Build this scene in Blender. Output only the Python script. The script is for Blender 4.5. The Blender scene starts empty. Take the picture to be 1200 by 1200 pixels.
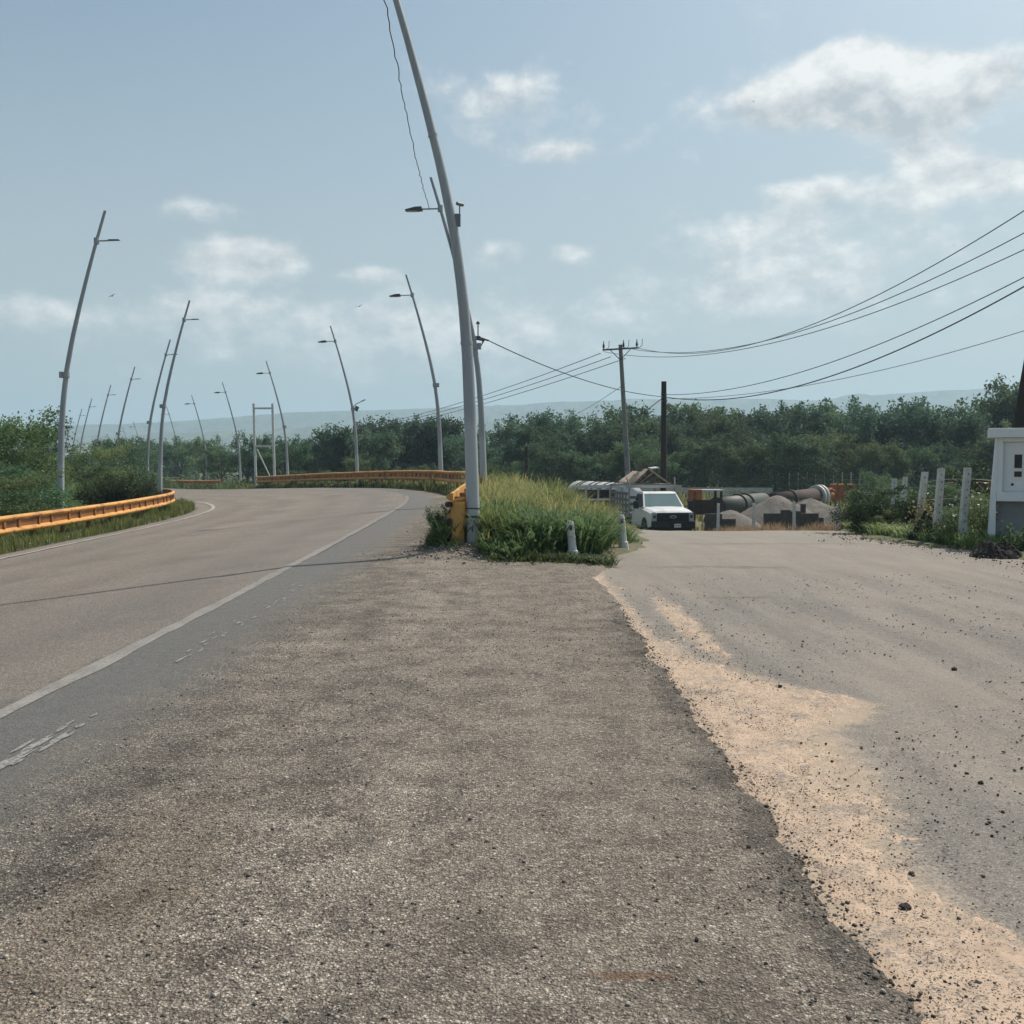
import bpy, bmesh, math, random
import numpy as np
from mathutils import Vector, Matrix, Euler

random.seed(7)
RNG = np.random.default_rng(11)
scene = bpy.context.scene
COL = scene.collection
R = math.radians

# ------------------------------------------------------------------ camera
CAMH, F = 1.6, 1200.0
PITCH = math.atan(0.05)
CA, SA = math.cos(PITCH), math.sin(PITCH)
cam_d = bpy.data.cameras.new('camera')
cam = bpy.data.objects.new('camera', cam_d); COL.objects.link(cam)
cam.location = (0, 0, CAMH)
cam.rotation_euler = (math.pi / 2 - PITCH, 0, 0)
cam_d.sensor_width = 36.0
cam_d.lens = 36.0
cam_d.clip_start = 0.05
cam_d.clip_end = 20000
scene.camera = cam


def at(px, py, Y):
    """world point at distance Y ahead that the photo shows at pixel px,py"""
    q = (600.0 - py) / F
    z = Y * (q * CA - SA) / (CA + q * SA)
    dep = Y * CA - z * SA
    return Vector(((px - 600.0) / F * dep, Y, z + CAMH))


# ------------------------------------------------------------------ numpy noise
def _hash(ix, iy, seed):
    h = (ix.astype(np.int64) * 374761393 + iy.astype(np.int64) * 668265263 + seed * 1274126177) & 0xffffffff
    h = ((h ^ (h >> 13)) * 1274126177) & 0xffffffff
    h = h ^ (h >> 16)
    return (h & 0xffff) / 65535.0


def vnoise(x, y, seed=0):
    x = np.asarray(x, float); y = np.asarray(y, float)
    ix = np.floor(x); iy = np.floor(y)
    fx = x - ix; fy = y - iy
    fx = fx * fx * (3 - 2 * fx); fy = fy * fy * (3 - 2 * fy)
    ix = ix.astype(np.int64); iy = iy.astype(np.int64)
    a = _hash(ix, iy, seed); b = _hash(ix + 1, iy, seed)
    c = _hash(ix, iy + 1, seed); d = _hash(ix + 1, iy + 1, seed)
    return (a + (b - a) * fx) * (1 - fy) + (c + (d - c) * fx) * fy


def fbm(x, y, octv=4, seed=0):
    s = 0; amp = 0.5; tot = 0
    for i in range(octv):
        s = s + amp * vnoise(np.asarray(x) * 2 ** i, np.asarray(y) * 2 ** i, seed + i * 17)
        tot += amp; amp *= 0.5
    return s / tot


def ss(v, a, b):
    u = np.clip((np.asarray(v, float) - a) / (b - a), 0, 1)
    return u * u * (3 - 2 * u)


# ------------------------------------------------------------------ road path (the right-hand white line, t = 0)
KEY = [(-3.05, -14), (-3.1, 0), (-3.2, 9), (-3.3, 15.4), (-3.45, 26), (-3.75, 36), (-4.9, 45), (-7.6, 53.5), (-11.6, 62),
       (-16.8, 71), (-23, 81), (-31.5, 96), (-41, 113), (-53, 135), (-67, 160), (-90, 200), (-130, 260)]
ZK = [0, 0, 0, 0, .06, .12, .15, .1, -.08, -.35, -.7, -1.1, -1.35, -1.5, -1.6, -1.7, -1.8]


def catmull(P, n):
    P = [np.array(p, float) for p in P]
    out = []
    for i in range(len(P) - 1):
        p0 = P[max(i - 1, 0)]; p1 = P[i]; p2 = P[i + 1]; p3 = P[min(i + 2, len(P) - 1)]
        L = np.linalg.norm(p2[:2] - p1[:2])
        k = max(2, int(L / n))
        for j in range(k):
            u = j / k
            out.append(0.5 * ((2 * p1) + (-p0 + p2) * u + (2 * p0 - 5 * p1 + 4 * p2 - p3) * u * u
                              + (-p0 + 3 * p1 - 3 * p2 + p3) * u ** 3))
    out.append(P[-1])
    return np.array(out)


PATH = catmull([(x, y, z) for (x, y), z in zip(KEY, ZK)], 1.0)
SEG = np.diff(PATH[:, :2], axis=0)
SLEN = np.linalg.norm(SEG, axis=1)
SCUM = np.concatenate([[0], np.cumsum(SLEN)])
TAN = np.gradient(PATH[:, :2], axis=0)
TAN /= np.linalg.norm(TAN, axis=1)[:, None]
NRM = np.stack([TAN[:, 1], -TAN[:, 0]], 1)      # points right


def road_t(x, y):
    x = np.asarray(x, float).ravel(); y = np.asarray(y, float).ravel()
    T = np.empty_like(x); Z = np.empty_like(x); S = np.empty_like(x)
    for a in range(0, len(x), 8000):
        X = x[a:a + 8000, None]; Y = y[a:a + 8000, None]
        wx = X - PATH[None, :-1, 0]; wy = Y - PATH[None, :-1, 1]
        u = np.clip((wx * SEG[None, :, 0] + wy * SEG[None, :, 1]) / (SLEN ** 2)[None], 0, 1)
        dx = wx - u * SEG[None, :, 0]; dy = wy - u * SEG[None, :, 1]
        d2 = dx * dx + dy * dy
        k = np.argmin(d2, 1); r = np.arange(len(k))
        uu = u[r, k]
        side = SEG[k, 0] * wy[r, k] - SEG[k, 1] * wx[r, k]
        T[a:a + 8000] = -np.sign(side) * np.sqrt(d2[r, k])
        Z[a:a + 8000] = PATH[k, 2] + uu * (PATH[k + 1, 2] - PATH[k, 2])
        S[a:a + 8000] = SCUM[k] + uu * SLEN[k]
    return T, Z, S


ZRY = [-20, 18, 24, 30, 33, 36, 40, 46, 200, 600, 4000]
ZRZ = [0, 0, -.16, -.45, -.85, -1.45, -1.7, -1.8, -2.0, -6, -30]


def Hxy(x, y, tzs=None):
    x = np.asarray(x, float); y = np.asarray(y, float)
    shp = x.shape
    x = x.ravel(); y = y.ravel()
    t, zo, s = tzs if tzs is not None else road_t(x, y)
    zr = np.interp(y, ZRY, ZRZ)
    base = zo + 0.082 * np.clip(t, -9, 0)
    left = base - ss(-t, 10.6, 22) * 1.3
    verge = .12 * ss(t, 1.75, 2.35) * ss(y, 17, 20)
    w = ss(t, 2.4, 6 + np.maximum(0, y - 20) * .22)
    right = (zo + verge) * (1 - w) + zr * w
    z = np.where(t < 0, left, right)
    far = ss(np.abs(t), 60, 300)
    z = z * (1 - far) + zr * far
    z = z + .17 * np.exp(-((x + .62) ** 2 + (y - 17.1) ** 2) / .9)
    z = z + (fbm(x * .5, y * .5, 3, 5) - .5) * .03
    return z.reshape(shp)


def H1(x, y):
    return float(Hxy(np.array([x]), np.array([y]))[0])


def xl_side(y):
    return np.interp(y, [-8, 14.4, 15.4, 16.4, 18.3, 21, 24, 30, 38], [1.0, 1.0, 1.1, 1.45, 2.3, 2.75, 3.0, 3.8, 4.3])


def xr_side(y):
    return np.interp(y, [-8, 6, 12, 17, 20, 24, 30, 38], [9.5, 9.0, 8.6, 8.2, 7.9, 8.2, 9.6, 11.5])


# ------------------------------------------------------------------ object helpers
def mesh_np(name, verts, faces_flat, sizes, mat=None, attrs=None, smooth=False):
    me = bpy.data.meshes.new(name)
    nv = len(verts)
    me.vertices.add(nv)
    me.vertices.foreach_set('co', np.asarray(verts, np.float32).ravel())
    me.loops.add(len(faces_flat))
    me.loops.foreach_set('vertex_index', np.asarray(faces_flat, np.int32))
    sizes = np.asarray(sizes, np.int32)
    me.polygons.add(len(sizes))
    starts = np.concatenate([[0], np.cumsum(sizes)[:-1]]).astype(np.int32)
    me.polygons.foreach_set('loop_start', starts)
    if smooth:
        me.polygons.foreach_set('use_smooth', np.ones(len(sizes), bool))
    for k, v in (attrs or {}).items():
        a = me.attributes.new(k, 'FLOAT', 'POINT')
        a.data.foreach_set('value', np.asarray(v, np.float32))
    me.update(calc_edges=True)
    me.validate()
    if mat: me.materials.append(mat)
    return me


def link(name, me, parent=None):
    o = bpy.data.objects.new(name, me); COL.objects.link(o)
    if parent is not None: o.parent = parent
    return o


def tag(o, label=None, cat=None, group=None, kind=None):
    if label: o['label'] = label
    if cat: o['category'] = cat
    if group: o['group'] = group
    if kind: o['kind'] = kind
    return o


def empty(name, loc=(0, 0, 0), rz=0.0, label=None, cat=None, group=None):
    o = bpy.data.objects.new(name, None); COL.objects.link(o)
    o.location = loc; o.rotation_euler = (0, 0, rz)
    o.empty_display_size = .2
    return tag(o, label, cat, group)


def copy_tree(o, parent=None):
    c = o.copy(); COL.objects.link(c)
    if parent is not None: c.parent = parent
    for ch in [k for k in o.children]:
        copy_tree(ch, c)
    return c


class MB:
    """collects simple shapes into one mesh"""
    def __init__(self): self.v = []; self.f = []; self.sm = []

    def add(self, vs, fs, smooth=False):
        n = len(self.v)
        self.v += [tuple(p) for p in vs]
        self.f += [tuple(i + n for i in f) for f in fs]
        self.sm += [smooth] * len(fs)
        return self

    def box(self, c, s, rot=None, bevel=0.0):
        bm = bmesh.new()
        bmesh.ops.create_cube(bm, size=1)
        bmesh.ops.scale(bm, vec=s, verts=bm.verts)
        if bevel > 0:
            bmesh.ops.bevel(bm, geom=list(bm.edges), offset=bevel, segments=2, affect='EDGES', profile=.6)
        M = Matrix.Translation(c) @ (rot.to_matrix().to_4x4() if rot else Matrix.Identity(4))
        bm.verts.index_update()
        self.add([M @ v.co for v in bm.verts], [[v.index for v in f.verts] for f in bm.faces])
        bm.free()
        return self

    def hexa(self, p8):
        self.add(p8, [(0, 3, 2, 1), (4, 5, 6, 7), (0, 1, 5, 4), (1, 2, 6, 5), (2, 3, 7, 6), (3, 0, 4, 7)])
        return self

    def tube(self, pts, rad, n=10, caps=True, smooth=True):
        pts = [Vector(p) for p in pts]
        if not hasattr(rad, '__len__'): rad = [rad] * len(pts)
        vs = []; fs = []
        ref = Vector((0, 0, 1))
        d0 = (pts[-1] - pts[0]).normalized()
        if abs(d0.dot(ref)) > .95: ref = Vector((0, 1, 0))
        for i, p in enumerate(pts):
            d = (pts[min(i + 1, len(pts) - 1)] - pts[max(i - 1, 0)]).normalized()
            u = d.cross(ref).normalized(); w = u.cross(d).normalized()
            for k in range(n):
                a = 2 * math.pi * k / n
                vs.append(p + (u * math.cos(a) + w * math.sin(a)) * rad[i])
        for i in range(len(pts) - 1):
            for k in range(n):
                fs.append((i * n + k, i * n + (k + 1) % n, (i + 1) * n + (k + 1) % n, (i + 1) * n + k))
        self.add(vs, fs, smooth)
        if caps:
            self.add(vs[:n], [tuple(range(n - 1, -1, -1))])
            self.add(vs[-n:], [tuple(range(n))])
        return self

    def lathe(self, prof, axis_o, axis_d, n=20, smooth=False):
        axis_d = Vector(axis_d).normalized()
        ref = Vector((0, 0, 1)) if abs(axis_d.z) < .9 else Vector((1, 0, 0))
        u = axis_d.cross(ref).normalized(); w = u.cross(axis_d)
        vs = []; fs = []
        for (a, r) in prof:
            for k in range(n):
                th = 2 * math.pi * k / n
                vs.append(Vector(axis_o) + axis_d * a + (u * math.cos(th) + w * math.sin(th)) * r)
        for i in range(len(prof) - 1):
            for k in range(n):
                fs.append((i * n + k, i * n + (k + 1) % n, (i + 1) * n + (k + 1) % n, (i + 1) * n + k))
        self.add(vs, fs, smooth)
        return self

    def prism(self, poly, axis, a0, a1):
        """poly: 2-D points in the two other axes; extruded along axis (0,1,2) from a0 to a1"""
        n = len(poly)

        def P(q, a):
            p = [0, 0, 0]; o = [i for i in range(3) if i != axis]
            p[o[0]] = q[0]; p[o[1]] = q[1]; p[axis] = a
            return p
        vs = [P(q, a0) for q in poly] + [P(q, a1) for q in poly]
        fs = [tuple(range(n)), tuple(range(2 * n - 1, n - 1, -1))]
        fs += [(i, i + n, (i + 1) % n + n, (i + 1) % n) for i in range(n)]
        self.add(vs, fs)
        return self

    def build(self, name, mat, parent=None):
        me = bpy.data.meshes.new(name)
        me.from_pydata(self.v, [], self.f)
        me.polygons.foreach_set('use_smooth', self.sm)
        bm = bmesh.new(); bm.from_mesh(me)
        bmesh.ops.recalc_face_normals(bm, faces=bm.faces)
        bm.to_mesh(me); bm.free()
        me.update()
        if mat: me.materials.append(mat)
        return link(name, me, parent)


# ------------------------------------------------------------------ material helpers
class NT:
    def __init__(self, tree): self.t = tree; self.n = tree.nodes; self.l = tree.links

    def new(self, typ, **kw):
        nd = self.n.new(typ)
        for k, v in kw.items(): setattr(nd, k, v)
        return nd

    def put(self, sock, v):
        if isinstance(v, bpy.types.NodeSocket): self.l.new(v, sock)
        elif isinstance(v, (tuple, list)) and len(v) == 3 and sock.type == 'RGBA': sock.default_value = (*v, 1)
        else: sock.default_value = v

    def m(self, op, a, b=0.0, c=None, clamp=False):
        nd = self.new('ShaderNodeMath', operation=op); nd.use_clamp = clamp
        self.put(nd.inputs[0], a); self.put(nd.inputs[1], b)
        if c is not None: self.put(nd.inputs[2], c)
        return nd.outputs[0]

    def smooth(self, v, a, b):
        nd = self.new('ShaderNodeMapRange', interpolation_type='SMOOTHSTEP')
        self.put(nd.inputs[0], v); nd.inputs[1].default_value = a; nd.inputs[2].default_value = b
        return nd.outputs[0]

    def lin(self, v, a, b, c=0.0, d=1.0):
        nd = self.new('ShaderNodeMapRange')
        self.put(nd.inputs[0], v); nd.inputs[1].default_value = a; nd.inputs[2].default_value = b
        nd.inputs[3].default_value = c; nd.inputs[4].default_value = d
        return nd.outputs[0]

    def mix(self, f, a, b, mode='MIX'):
        nd = self.new('ShaderNodeMix', data_type='RGBA', blend_type=mode)
        self.put(nd.inputs[0], f); self.put(nd.inputs[6], a); self.put(nd.inputs[7], b)
        return nd.outputs[2]

    def noise(self, vec, scale, detail=3, rough=.55):
        nd = self.new('ShaderNodeTexNoise')
        if vec is not None: self.l.new(vec, nd.inputs['Vector'])
        nd.inputs['Scale'].default_value = scale; nd.inputs['Detail'].default_value = detail
        nd.inputs['Roughness'].default_value = rough
        return nd.outputs[0]

    def voro(self, vec, scale, feature='F1', rnd=1.0):
        nd = self.new('ShaderNodeTexVoronoi', feature=feature)
        if vec is not None: self.l.new(vec, nd.inputs['Vector'])
        nd.inputs['Scale'].default_value = scale
        nd.inputs['Randomness'].default_value = rnd
        return nd

    def ramp(self, v, stops, interp='LINEAR'):
        nd = self.new('ShaderNodeValToRGB')
        self.put(nd.inputs[0], v)
        cr = nd.color_ramp; cr.interpolation = interp
        while len(cr.elements) < len(stops): cr.elements.new(.5)
        for e, (p, c) in zip(cr.elements, stops):
            e.position = p; e.color = (*c, 1) if len(c) == 3 else c
        return nd.outputs[0]

    def scalec(self, col, f):
        nd = self.new('ShaderNodeVectorMath', operation='SCALE')
        self.put(nd.inputs[0], col); self.put(nd.inputs['Scale'], f)
        return nd.outputs[0]

    def attr(self, name):
        nd = self.new('ShaderNodeAttribute'); nd.attribute_name = name
        return nd.outputs['Fac']

    def bump(self, h, strength=.5, dist=.01):
        nd = self.new('ShaderNodeBump')
        nd.inputs['Strength'].default_value = strength; nd.inputs['Distance'].default_value = dist
        self.put(nd.inputs['Height'], h)
        return nd.outputs[0]


def new_mat(name):
    m = bpy.data.materials.new(name); m.use_nodes = True
    k = NT(m.node_tree)
    bsdf = m.node_tree.nodes['Principled BSDF']
    return m, k, bsdf


def simple(name, base, rough=.7, metal=0.0, var=.25, scale=6.0, stain=None, stain_amt=.4, stain_scale=2.0, bump=0.0,
           bscale=40.0, spec=.5):
    m, k, b = new_mat(name)
    tc = k.new('ShaderNodeTexCoord').outputs['Object']
    n1 = k.noise(tc, scale, 5); n2 = k.noise(tc, stain_scale, 6, .65)
    col = k.scalec(base, k.lin(n1, .25, .75, 1 - var, 1 + var))
    if stain:
        col = k.mix(k.m('MULTIPLY', k.smooth(n2, .5, .66), stain_amt), col, stain)
    k.put(b.inputs['Base Color'], col)
    b.inputs['Roughness'].default_value = rough
    b.inputs['Metallic'].default_value = metal
    b.inputs['Specular IOR Level'].default_value = spec
    if bump:
        k.put(b.inputs['Normal'], k.bump(k.noise(tc, bscale, 4), .6, bump))
    return m


def leaf_mat(name, c0, c1, trans=.35):
    m = bpy.data.materials.new(name); m.use_nodes = True
    k = NT(m.node_tree)
    out = m.node_tree.nodes['Material Output']
    m.node_tree.nodes.remove(m.node_tree.nodes['Principled BSDF'])
    v = k.attr('v')
    oi = k.new('ShaderNodeObjectInfo').outputs['Random']
    col = k.mix(v, c0, c1)
    col = k.scalec(col, k.lin(oi, 0, 1, .68, 1.35))
    hs = k.new('ShaderNodeHueSaturation')
    k.put(hs.inputs['Hue'], k.lin(k.m('FRACT', k.m('MULTIPLY', oi, 7.3)), 0, 1, .468, .518)); k.put(hs.inputs['Color'], col)
    col = hs.outputs[0]
    d = k.new('ShaderNodeBsdfPrincipled'); k.put(d.inputs['Base Color'], col)
    d.inputs['Roughness'].default_value = .62; d.inputs['Specular IOR Level'].default_value = .22
    tr = k.new('ShaderNodeBsdfTranslucent')
    k.put(tr.inputs['Color'], k.mix(.5, col, k.scalec(col, 1.6)))
    mx = k.new('ShaderNodeMixShader'); mx.inputs[0].default_value = trans
    k.l.new(d.outputs[0], mx.inputs[1]); k.l.new(tr.outputs[0], mx.inputs[2])
    k.l.new(mx.outputs[0], out.inputs['Surface'])
    return m


M = {}
def pole_mat():
    m, k, b = new_mat('weathered_pole_paint')
    tc = k.new('ShaderNodeTexCoord').outputs['Object']
    mp = k.new('ShaderNodeMapping'); k.l.new(tc, mp.inputs[0]); mp.inputs['Scale'].default_value = (14, 14, .55)
    st = k.noise(mp.outputs[0], 1.0, 6, .65); n2 = k.noise(tc, 5, 5, .7)
    z = k.new('ShaderNodeSeparateXYZ'); k.l.new(tc, z.inputs[0])
    col = k.scalec((.30, .32, .335), k.lin(st, .3, .7, .84, 1.14))
    chip = k.smooth(k.m('ADD', n2, k.lin(z.outputs[2], 0, 1.6, .10, -.05)), .62, .68)
    col = k.mix(k.m('MULTIPLY', chip, .7), col, (.13, .085, .06))
    band = k.smooth(k.m('ADD', z.outputs[2], k.m('MULTIPLY', n2, .5)), 2.5, 2.2)
    col = k.mix(k.m('MULTIPLY', band, .5), col, (.50, .52, .52))
    k.put(b.inputs['Base Color'], col); b.inputs['Roughness'].default_value = .5
    return m


M['pole_paint'] = pole_mat()
M['galv'] = simple('galvanised_paint', (.30, .32, .335), .5, 0.0, .08, 2.0, (.22, .2, .17), .35, 1.2)
M['galv_dark'] = simple('dark_fitting', (.07, .075, .08), .5, .2, .15)
M['lamp_glass'] = simple('lamp_lens', (.5, .52, .5), .3)
M['orange'] = simple('orange_rail_paint', (.60, .30, .075), .6, 0, .22, 2.2, (.20, .085, .03), .75, 1.1, .002, 30)
M['orange_web'] = simple('dark_orange_web', (.30, .125, .035), .6, 0, .3, 2.5, (.10, .05, .025), .7, 1.2)  # darker orange for the recessed middle strip between the rail ridges
M['orange_post'] = simple('rusty_rail_post', (.28, .12, .035), .7, 0, .3, 6.0, (.1, .05, .025), .6, 3)
M['concrete'] = simple('weathered_concrete', (.52, .52, .48), .9, 0, .2, 9, (.2, .19, .17), .5, 5, .004, 60)
M['white_post'] = simple('whitewashed_concrete', (.58, .59, .56), .85, 0, .1, 8, (.25, .23, .2), .5, 6, .003, 60)
M['white_wall'] = simple('white_render', (.72, .74, .74), .85, 0, .06, 3, (.5, .48, .43), .35, 1.5, .003, 50)
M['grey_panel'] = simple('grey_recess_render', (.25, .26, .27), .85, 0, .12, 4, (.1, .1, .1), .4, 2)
M['dark_hole'] = simple('dark_recess', (.03, .03, .03), .8)
M['red_dark'] = simple('dull_reflector', (.09, .035, .03), .4)
M['wood_dark'] = simple('dark_timber', (.035, .028, .022), .85, 0, .3, 5, bump=.004, bscale=30)
M['pole_grey'] = simple('grey_concrete_pole', (.19, .19, .18), .9, 0, .15, 3, (.1, .1, .09), .5, 2)
M['insul'] = simple('insulator_porcelain', (.05, .04, .04), .3)
M['cable'] = simple('cable_sheath', (.03, .03, .032), .6)
M['cable_grey'] = simple('aluminium_conductor', (.16, .165, .17), .5)
M['truck_white'] = simple('white_vehicle_paint', (.72, .73, .73), .3, 0, .03, 2, (.45, .4, .34), .3, 1.5)
M['truck_glass'] = simple('tinted_windscreen', (.13, .2, .21), .12, 0, .1, 1)
M['truck_dark'] = simple('black_grille_plastic', (.016, .017, .022), .45, spec=.3)
M['tyre'] = simple('tyre_rubber', (.02, .02, .02), .85)
M['rim'] = simple('steel_rim', (.22, .22, .22), .4, .6)
M['chrome'] = simple('badge_metal', (.45, .46, .48), .3, .7)
M['blue_badge'] = simple('badge_enamel', (.05, .07, .12), .35)
M['plate'] = simple('plate_white', (.6, .6, .58), .5)
M['ink'] = simple('plate_ink', (.04, .05, .05), .6)
M['headlight'] = simple('headlight_lens', (.35, .37, .38), .15)
M['rack'] = simple('grey_rack_steel', (.34, .34, .33), .55, 0, .1, 4, (.18, .13, .1), .4, 4)
M['wood_stake'] = simple('weathered_stakes', (.16, .15, .14), .85, 0, .25, 8)
M['tan'] = simple('tan_packing_board', (.46, .36, .27), .85, 0, .2, 4, (.2, .15, .11), .4, 3)
M['rust'] = simple('rusty_orange_steel', (.36, .13, .045), .8, 0, .3, 5, (.12, .05, .03), .7, 3, .004, 30)
M['rust_dark'] = simple('dark_rust', (.055, .036, .029), .85, 0, .35, 4, (.04, .03, .03), .6, 3)
M['drum_grey'] = simple('grey_green_drum', (.036, .043, .038), .6, 0, .2, 3, (.05, .045, .04), .6, 2)
M['drum_white'] = simple('white_tank_paint', (.5, .51, .5), .6, 0, .1, 3, (.2, .18, .17), .6, 1.5)
M['pale_metal'] = simple('pale_ring_steel', (.5, .5, .47), .5, 0, .15, 4)
M['block_dark'] = simple('dark_block_wall', (.085, .078, .072), .95, 0, .25, 6, (.05, .045, .04), .5, 4, .006, 25)
M['gravel_heap'] = simple('crushed_stone', (.155, .143, .126), .95, 0, .5, 30, (.2, .175, .145), .6, 1.5, .08, 10)
M['dark_soil'] = simple('dark_soil', (.020, .017, .014), .95, 0, .4, 14, bump=.02, bscale=18)
def stone_mat(name, c0, c1):
    m, k, b = new_mat(name)
    g = k.new('ShaderNodeNewGeometry')
    col = k.mix(k.m('POWER', g.outputs['Random Per Island'], 1.6), c0, c1)
    k.put(b.inputs['Base Color'], k.scalec(col, k.lin(k.noise(g.outputs['Position'], 180, 3), .3, .7, .75, 1.25)))
    b.inputs['Roughness'].default_value = .92
    return m


M['grit'] = stone_mat('mixed_dark_grit', (.028, .025, .022), (.20, .175, .145))
M['stone'] = simple('black_asphalt_lump', (.035, .032, .03), .9, 0, .4, 60, bump=.004, bscale=120)
M['pale_wall'] = simple('pale_far_wall', (.45, .42, .37), .9)
M['bird'] = simple('bird_plumage', (.02, .02, .022), .8)
M['bark'] = simple('grey_bark', (.1, .085, .07), .95, 0, .3, 6)
M['leaf_a'] = leaf_mat('acacia_leaves', (.042, .088, .048), (.125, .195, .095))
M['leaf_b'] = leaf_mat('broad_leaves', (.038, .082, .052), (.112, .178, .108))
M['leaf_c'] = leaf_mat('light_leaves', (.060, .110, .042), (.160, .215, .090))
M['leaf_d'] = leaf_mat('dark_shrub_leaves', (.018, .036, .018), (.050, .080, .034))
M['grass'] = leaf_mat('grass_blades', (.075, .125, .035), (.33, .30, .13), .4)
M['grass_dk'] = leaf_mat('dark_grass_blades', (.045, .098, .038), (.14, .205, .085), .35)
M['grass_dry'] = leaf_mat('dry_grass_blades', (.16, .15, .065), (.40, .31, .17), .35)
M['flower'] = simple('pale_petals', (.75, .72, .6), .7)


# --- road surfaces
def road_nodes(m, k, b, kind):
    pos = k.new('ShaderNodeNewGeometry').outputs['Position']
    nb = k.noise(pos, .45, 4, .6)
    nm = k.noise(pos, 2.6, 5, .6)
    nf = k.noise(pos, 9.0, 4, .6)
    wv = k.new('ShaderNodeVectorMath', operation='ADD'); wn = k.new('ShaderNodeTexNoise'); wn.inputs['Scale'].default_value = 60; wn.inputs['Detail'].default_value = 2
    k.l.new(pos, wn.inputs['Vector']); ws = k.new('ShaderNodeVectorMath', operation='SCALE'); k.l.new(wn.outputs['Color'], ws.inputs[0]); ws.inputs['Scale'].default_value = .012
    k.l.new(pos, wv.inputs[0]); k.l.new(ws.outputs[0], wv.inputs[1])
    v1 = k.voro(wv.outputs[0], 92); v2 = k.voro(wv.outputs[0], 175)
    lm = k.new('ShaderNodeMapping'); k.l.new(pos, lm.inputs[0]); lm.inputs['Scale'].default_value = (1.0, .16, 1)
    nl = k.noise(lm.outputs[0], 1.3, 5, .62)
    r1 = k.new('ShaderNodeSeparateColor'); k.l.new(v1.outputs['Color'], r1.inputs[0])
    r2 = k.new('ShaderNodeSeparateColor'); k.l.new(v2.outputs['Color'], r2.inputs[0])
    chips = k.ramp(r1.outputs[0], [(0, (.05, .045, .038)), (.22, (.115, .104, .089)), (.6, (.20, .180, .153)),
                                   (.9, (.27, .243, .206)), (.97, (.36, .33, .285)), (1, (.52, .48, .42))])
    pit = k.noise(pos, 55, 5, .7)
    pitm = k.m('MULTIPLY', k.smooth(k.m('ADD', pit, k.m('MULTIPLY', k.m('SUBTRACT', nm, .5), .5)), .50, .42), .95)
    gap = k.m('MULTIPLY', k.smooth(v1.outputs['Distance'], .40, .62), .7)
    chips = k.mix(gap, chips, (.026, .022, .019))
    chips = k.mix(pitm, chips, (.026, .022, .018))
    big = k.m('MULTIPLY', k.smooth(k.m('ADD', k.noise(pos, 5, 4, .6), k.m('MULTIPLY', nm, .3)), .60, .74), .4)

    fine = k.ramp(r2.outputs[0], [(0, (.05, .045, .04)), (.3, (.118, .108, .096)), (.8, (.19, .173, .152)),
                                  (1, (.40, .36, .31))])
    sp1 = k.noise(pos, 34, 5, .8); sp2 = k.noise(pos, 9.5, 5, .8)
    speck_far = k.m('MULTIPLY', k.lin(sp1, .32, .68, .72, 1.28), k.lin(sp2, .3, .7, .84, 1.16))
    chips = k.mix(.22, chips, k.scalec(fine, 1.05))
    chips = k.mix(k.m('MULTIPLY', big, pitm), chips, (.02, .017, .014))
    if kind == 'main':
        t = k.attr('t')
        tw = k.m('ADD', t, k.m('MULTIPLY', k.m('SUBTRACT', nm, .5), .7))
        tw2 = k.m('ADD', t, k.m('MULTIPLY', k.m('SUBTRACT', nb, .5), 2.2))
        # worn traffic lane: fine brown-grey stone
        lane = k.mix(1.0, fine, k.ramp(nb, [(.3, (1.06, 1.05, 1.03)), (.7, (1.36, 1.29, 1.22))]), 'MULTIPLY')
        wp = k.m('ABSOLUTE', k.m('SUBTRACT', k.m('ABSOLUTE', k.m('SUBTRACT', k.m('ABSOLUTE', k.m('ADD', tw2, 4.0)), 2.0)), .85))
        lane = k.scalec(lane, k.lin(k.m('ADD', wp, k.m('MULTIPLY', k.m('SUBTRACT', nl, .5), 1.2)), 0, .8, .90, 1.06))
        lane = k.scalec(lane, speck_far)
        wheel = k.m('MULTIPLY', k.smooth(tw2, -3.2, -1.6), .25)
        lane = k.mix(wheel, lane, (.165, .155, .148))
        # sealed blue-grey strip right of the line
        strip = k.mix(.4, k.scalec((.122, .130, .132), k.lin(nf, .3, .7, .85, 1.15)), fine)
        ch = k.scalec(chips, k.lin(k.m('ADD', k.m('ADD', k.m('MULTIPLY', nl, .55), k.m('MULTIPLY', nb, .30)), k.m('MULTIPLY', nm, .15)), .32, .68, 1.42, 2.65))
        pale = k.mix(k.m('MULTIPLY', k.smooth(k.m('ADD', tw2, k.m('MULTIPLY', nm, .8)), 2.2, 4.2), .55),
                     ch, k.mix(.4, k.scalec(chips, 1.5), (.27, .236, .196)))
        near_lane = k.m('MULTIPLY', k.smooth(k.m('ADD', tw2, k.m('MULTIPLY', k.m('SUBTRACT', nl, .5), 1.6)), 2.6, 1.2), .30)
        pale = k.mix(near_lane, pale, k.scalec(chips, .55))
        dusty = k.mix(k.m('MULTIPLY', k.smooth(nb, .56, .72), .45), pale, (.27, .225, .175))
        dith = k.m('ADD', tw, k.m('MULTIPLY', k.m('SUBTRACT', pit, .5), 1.1))
        col = k.mix(k.smooth(tw, -.12, .02), lane, strip)
        hb = k.smooth(dith, .45, 1.35)
        col = k.mix(hb, col, k.mix(1.0, k.scalec(dusty, k.lin(speck_far, .68, 1.32, .55, 1.42)), (1.05, 1.025, .99), 'MULTIPLY'))
        # dark crumbling margin of the overlay
        e = k.attr('edge')
        ew = k.m('ADD', e, k.m('MULTIPLY', k.m('SUBTRACT', nm, .5), .5))
        dark = k.smooth(ew, .35, .05)
        col = k.mix(k.m('MULTIPLY', dark, .55), col, k.scalec(chips, .62))
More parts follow.
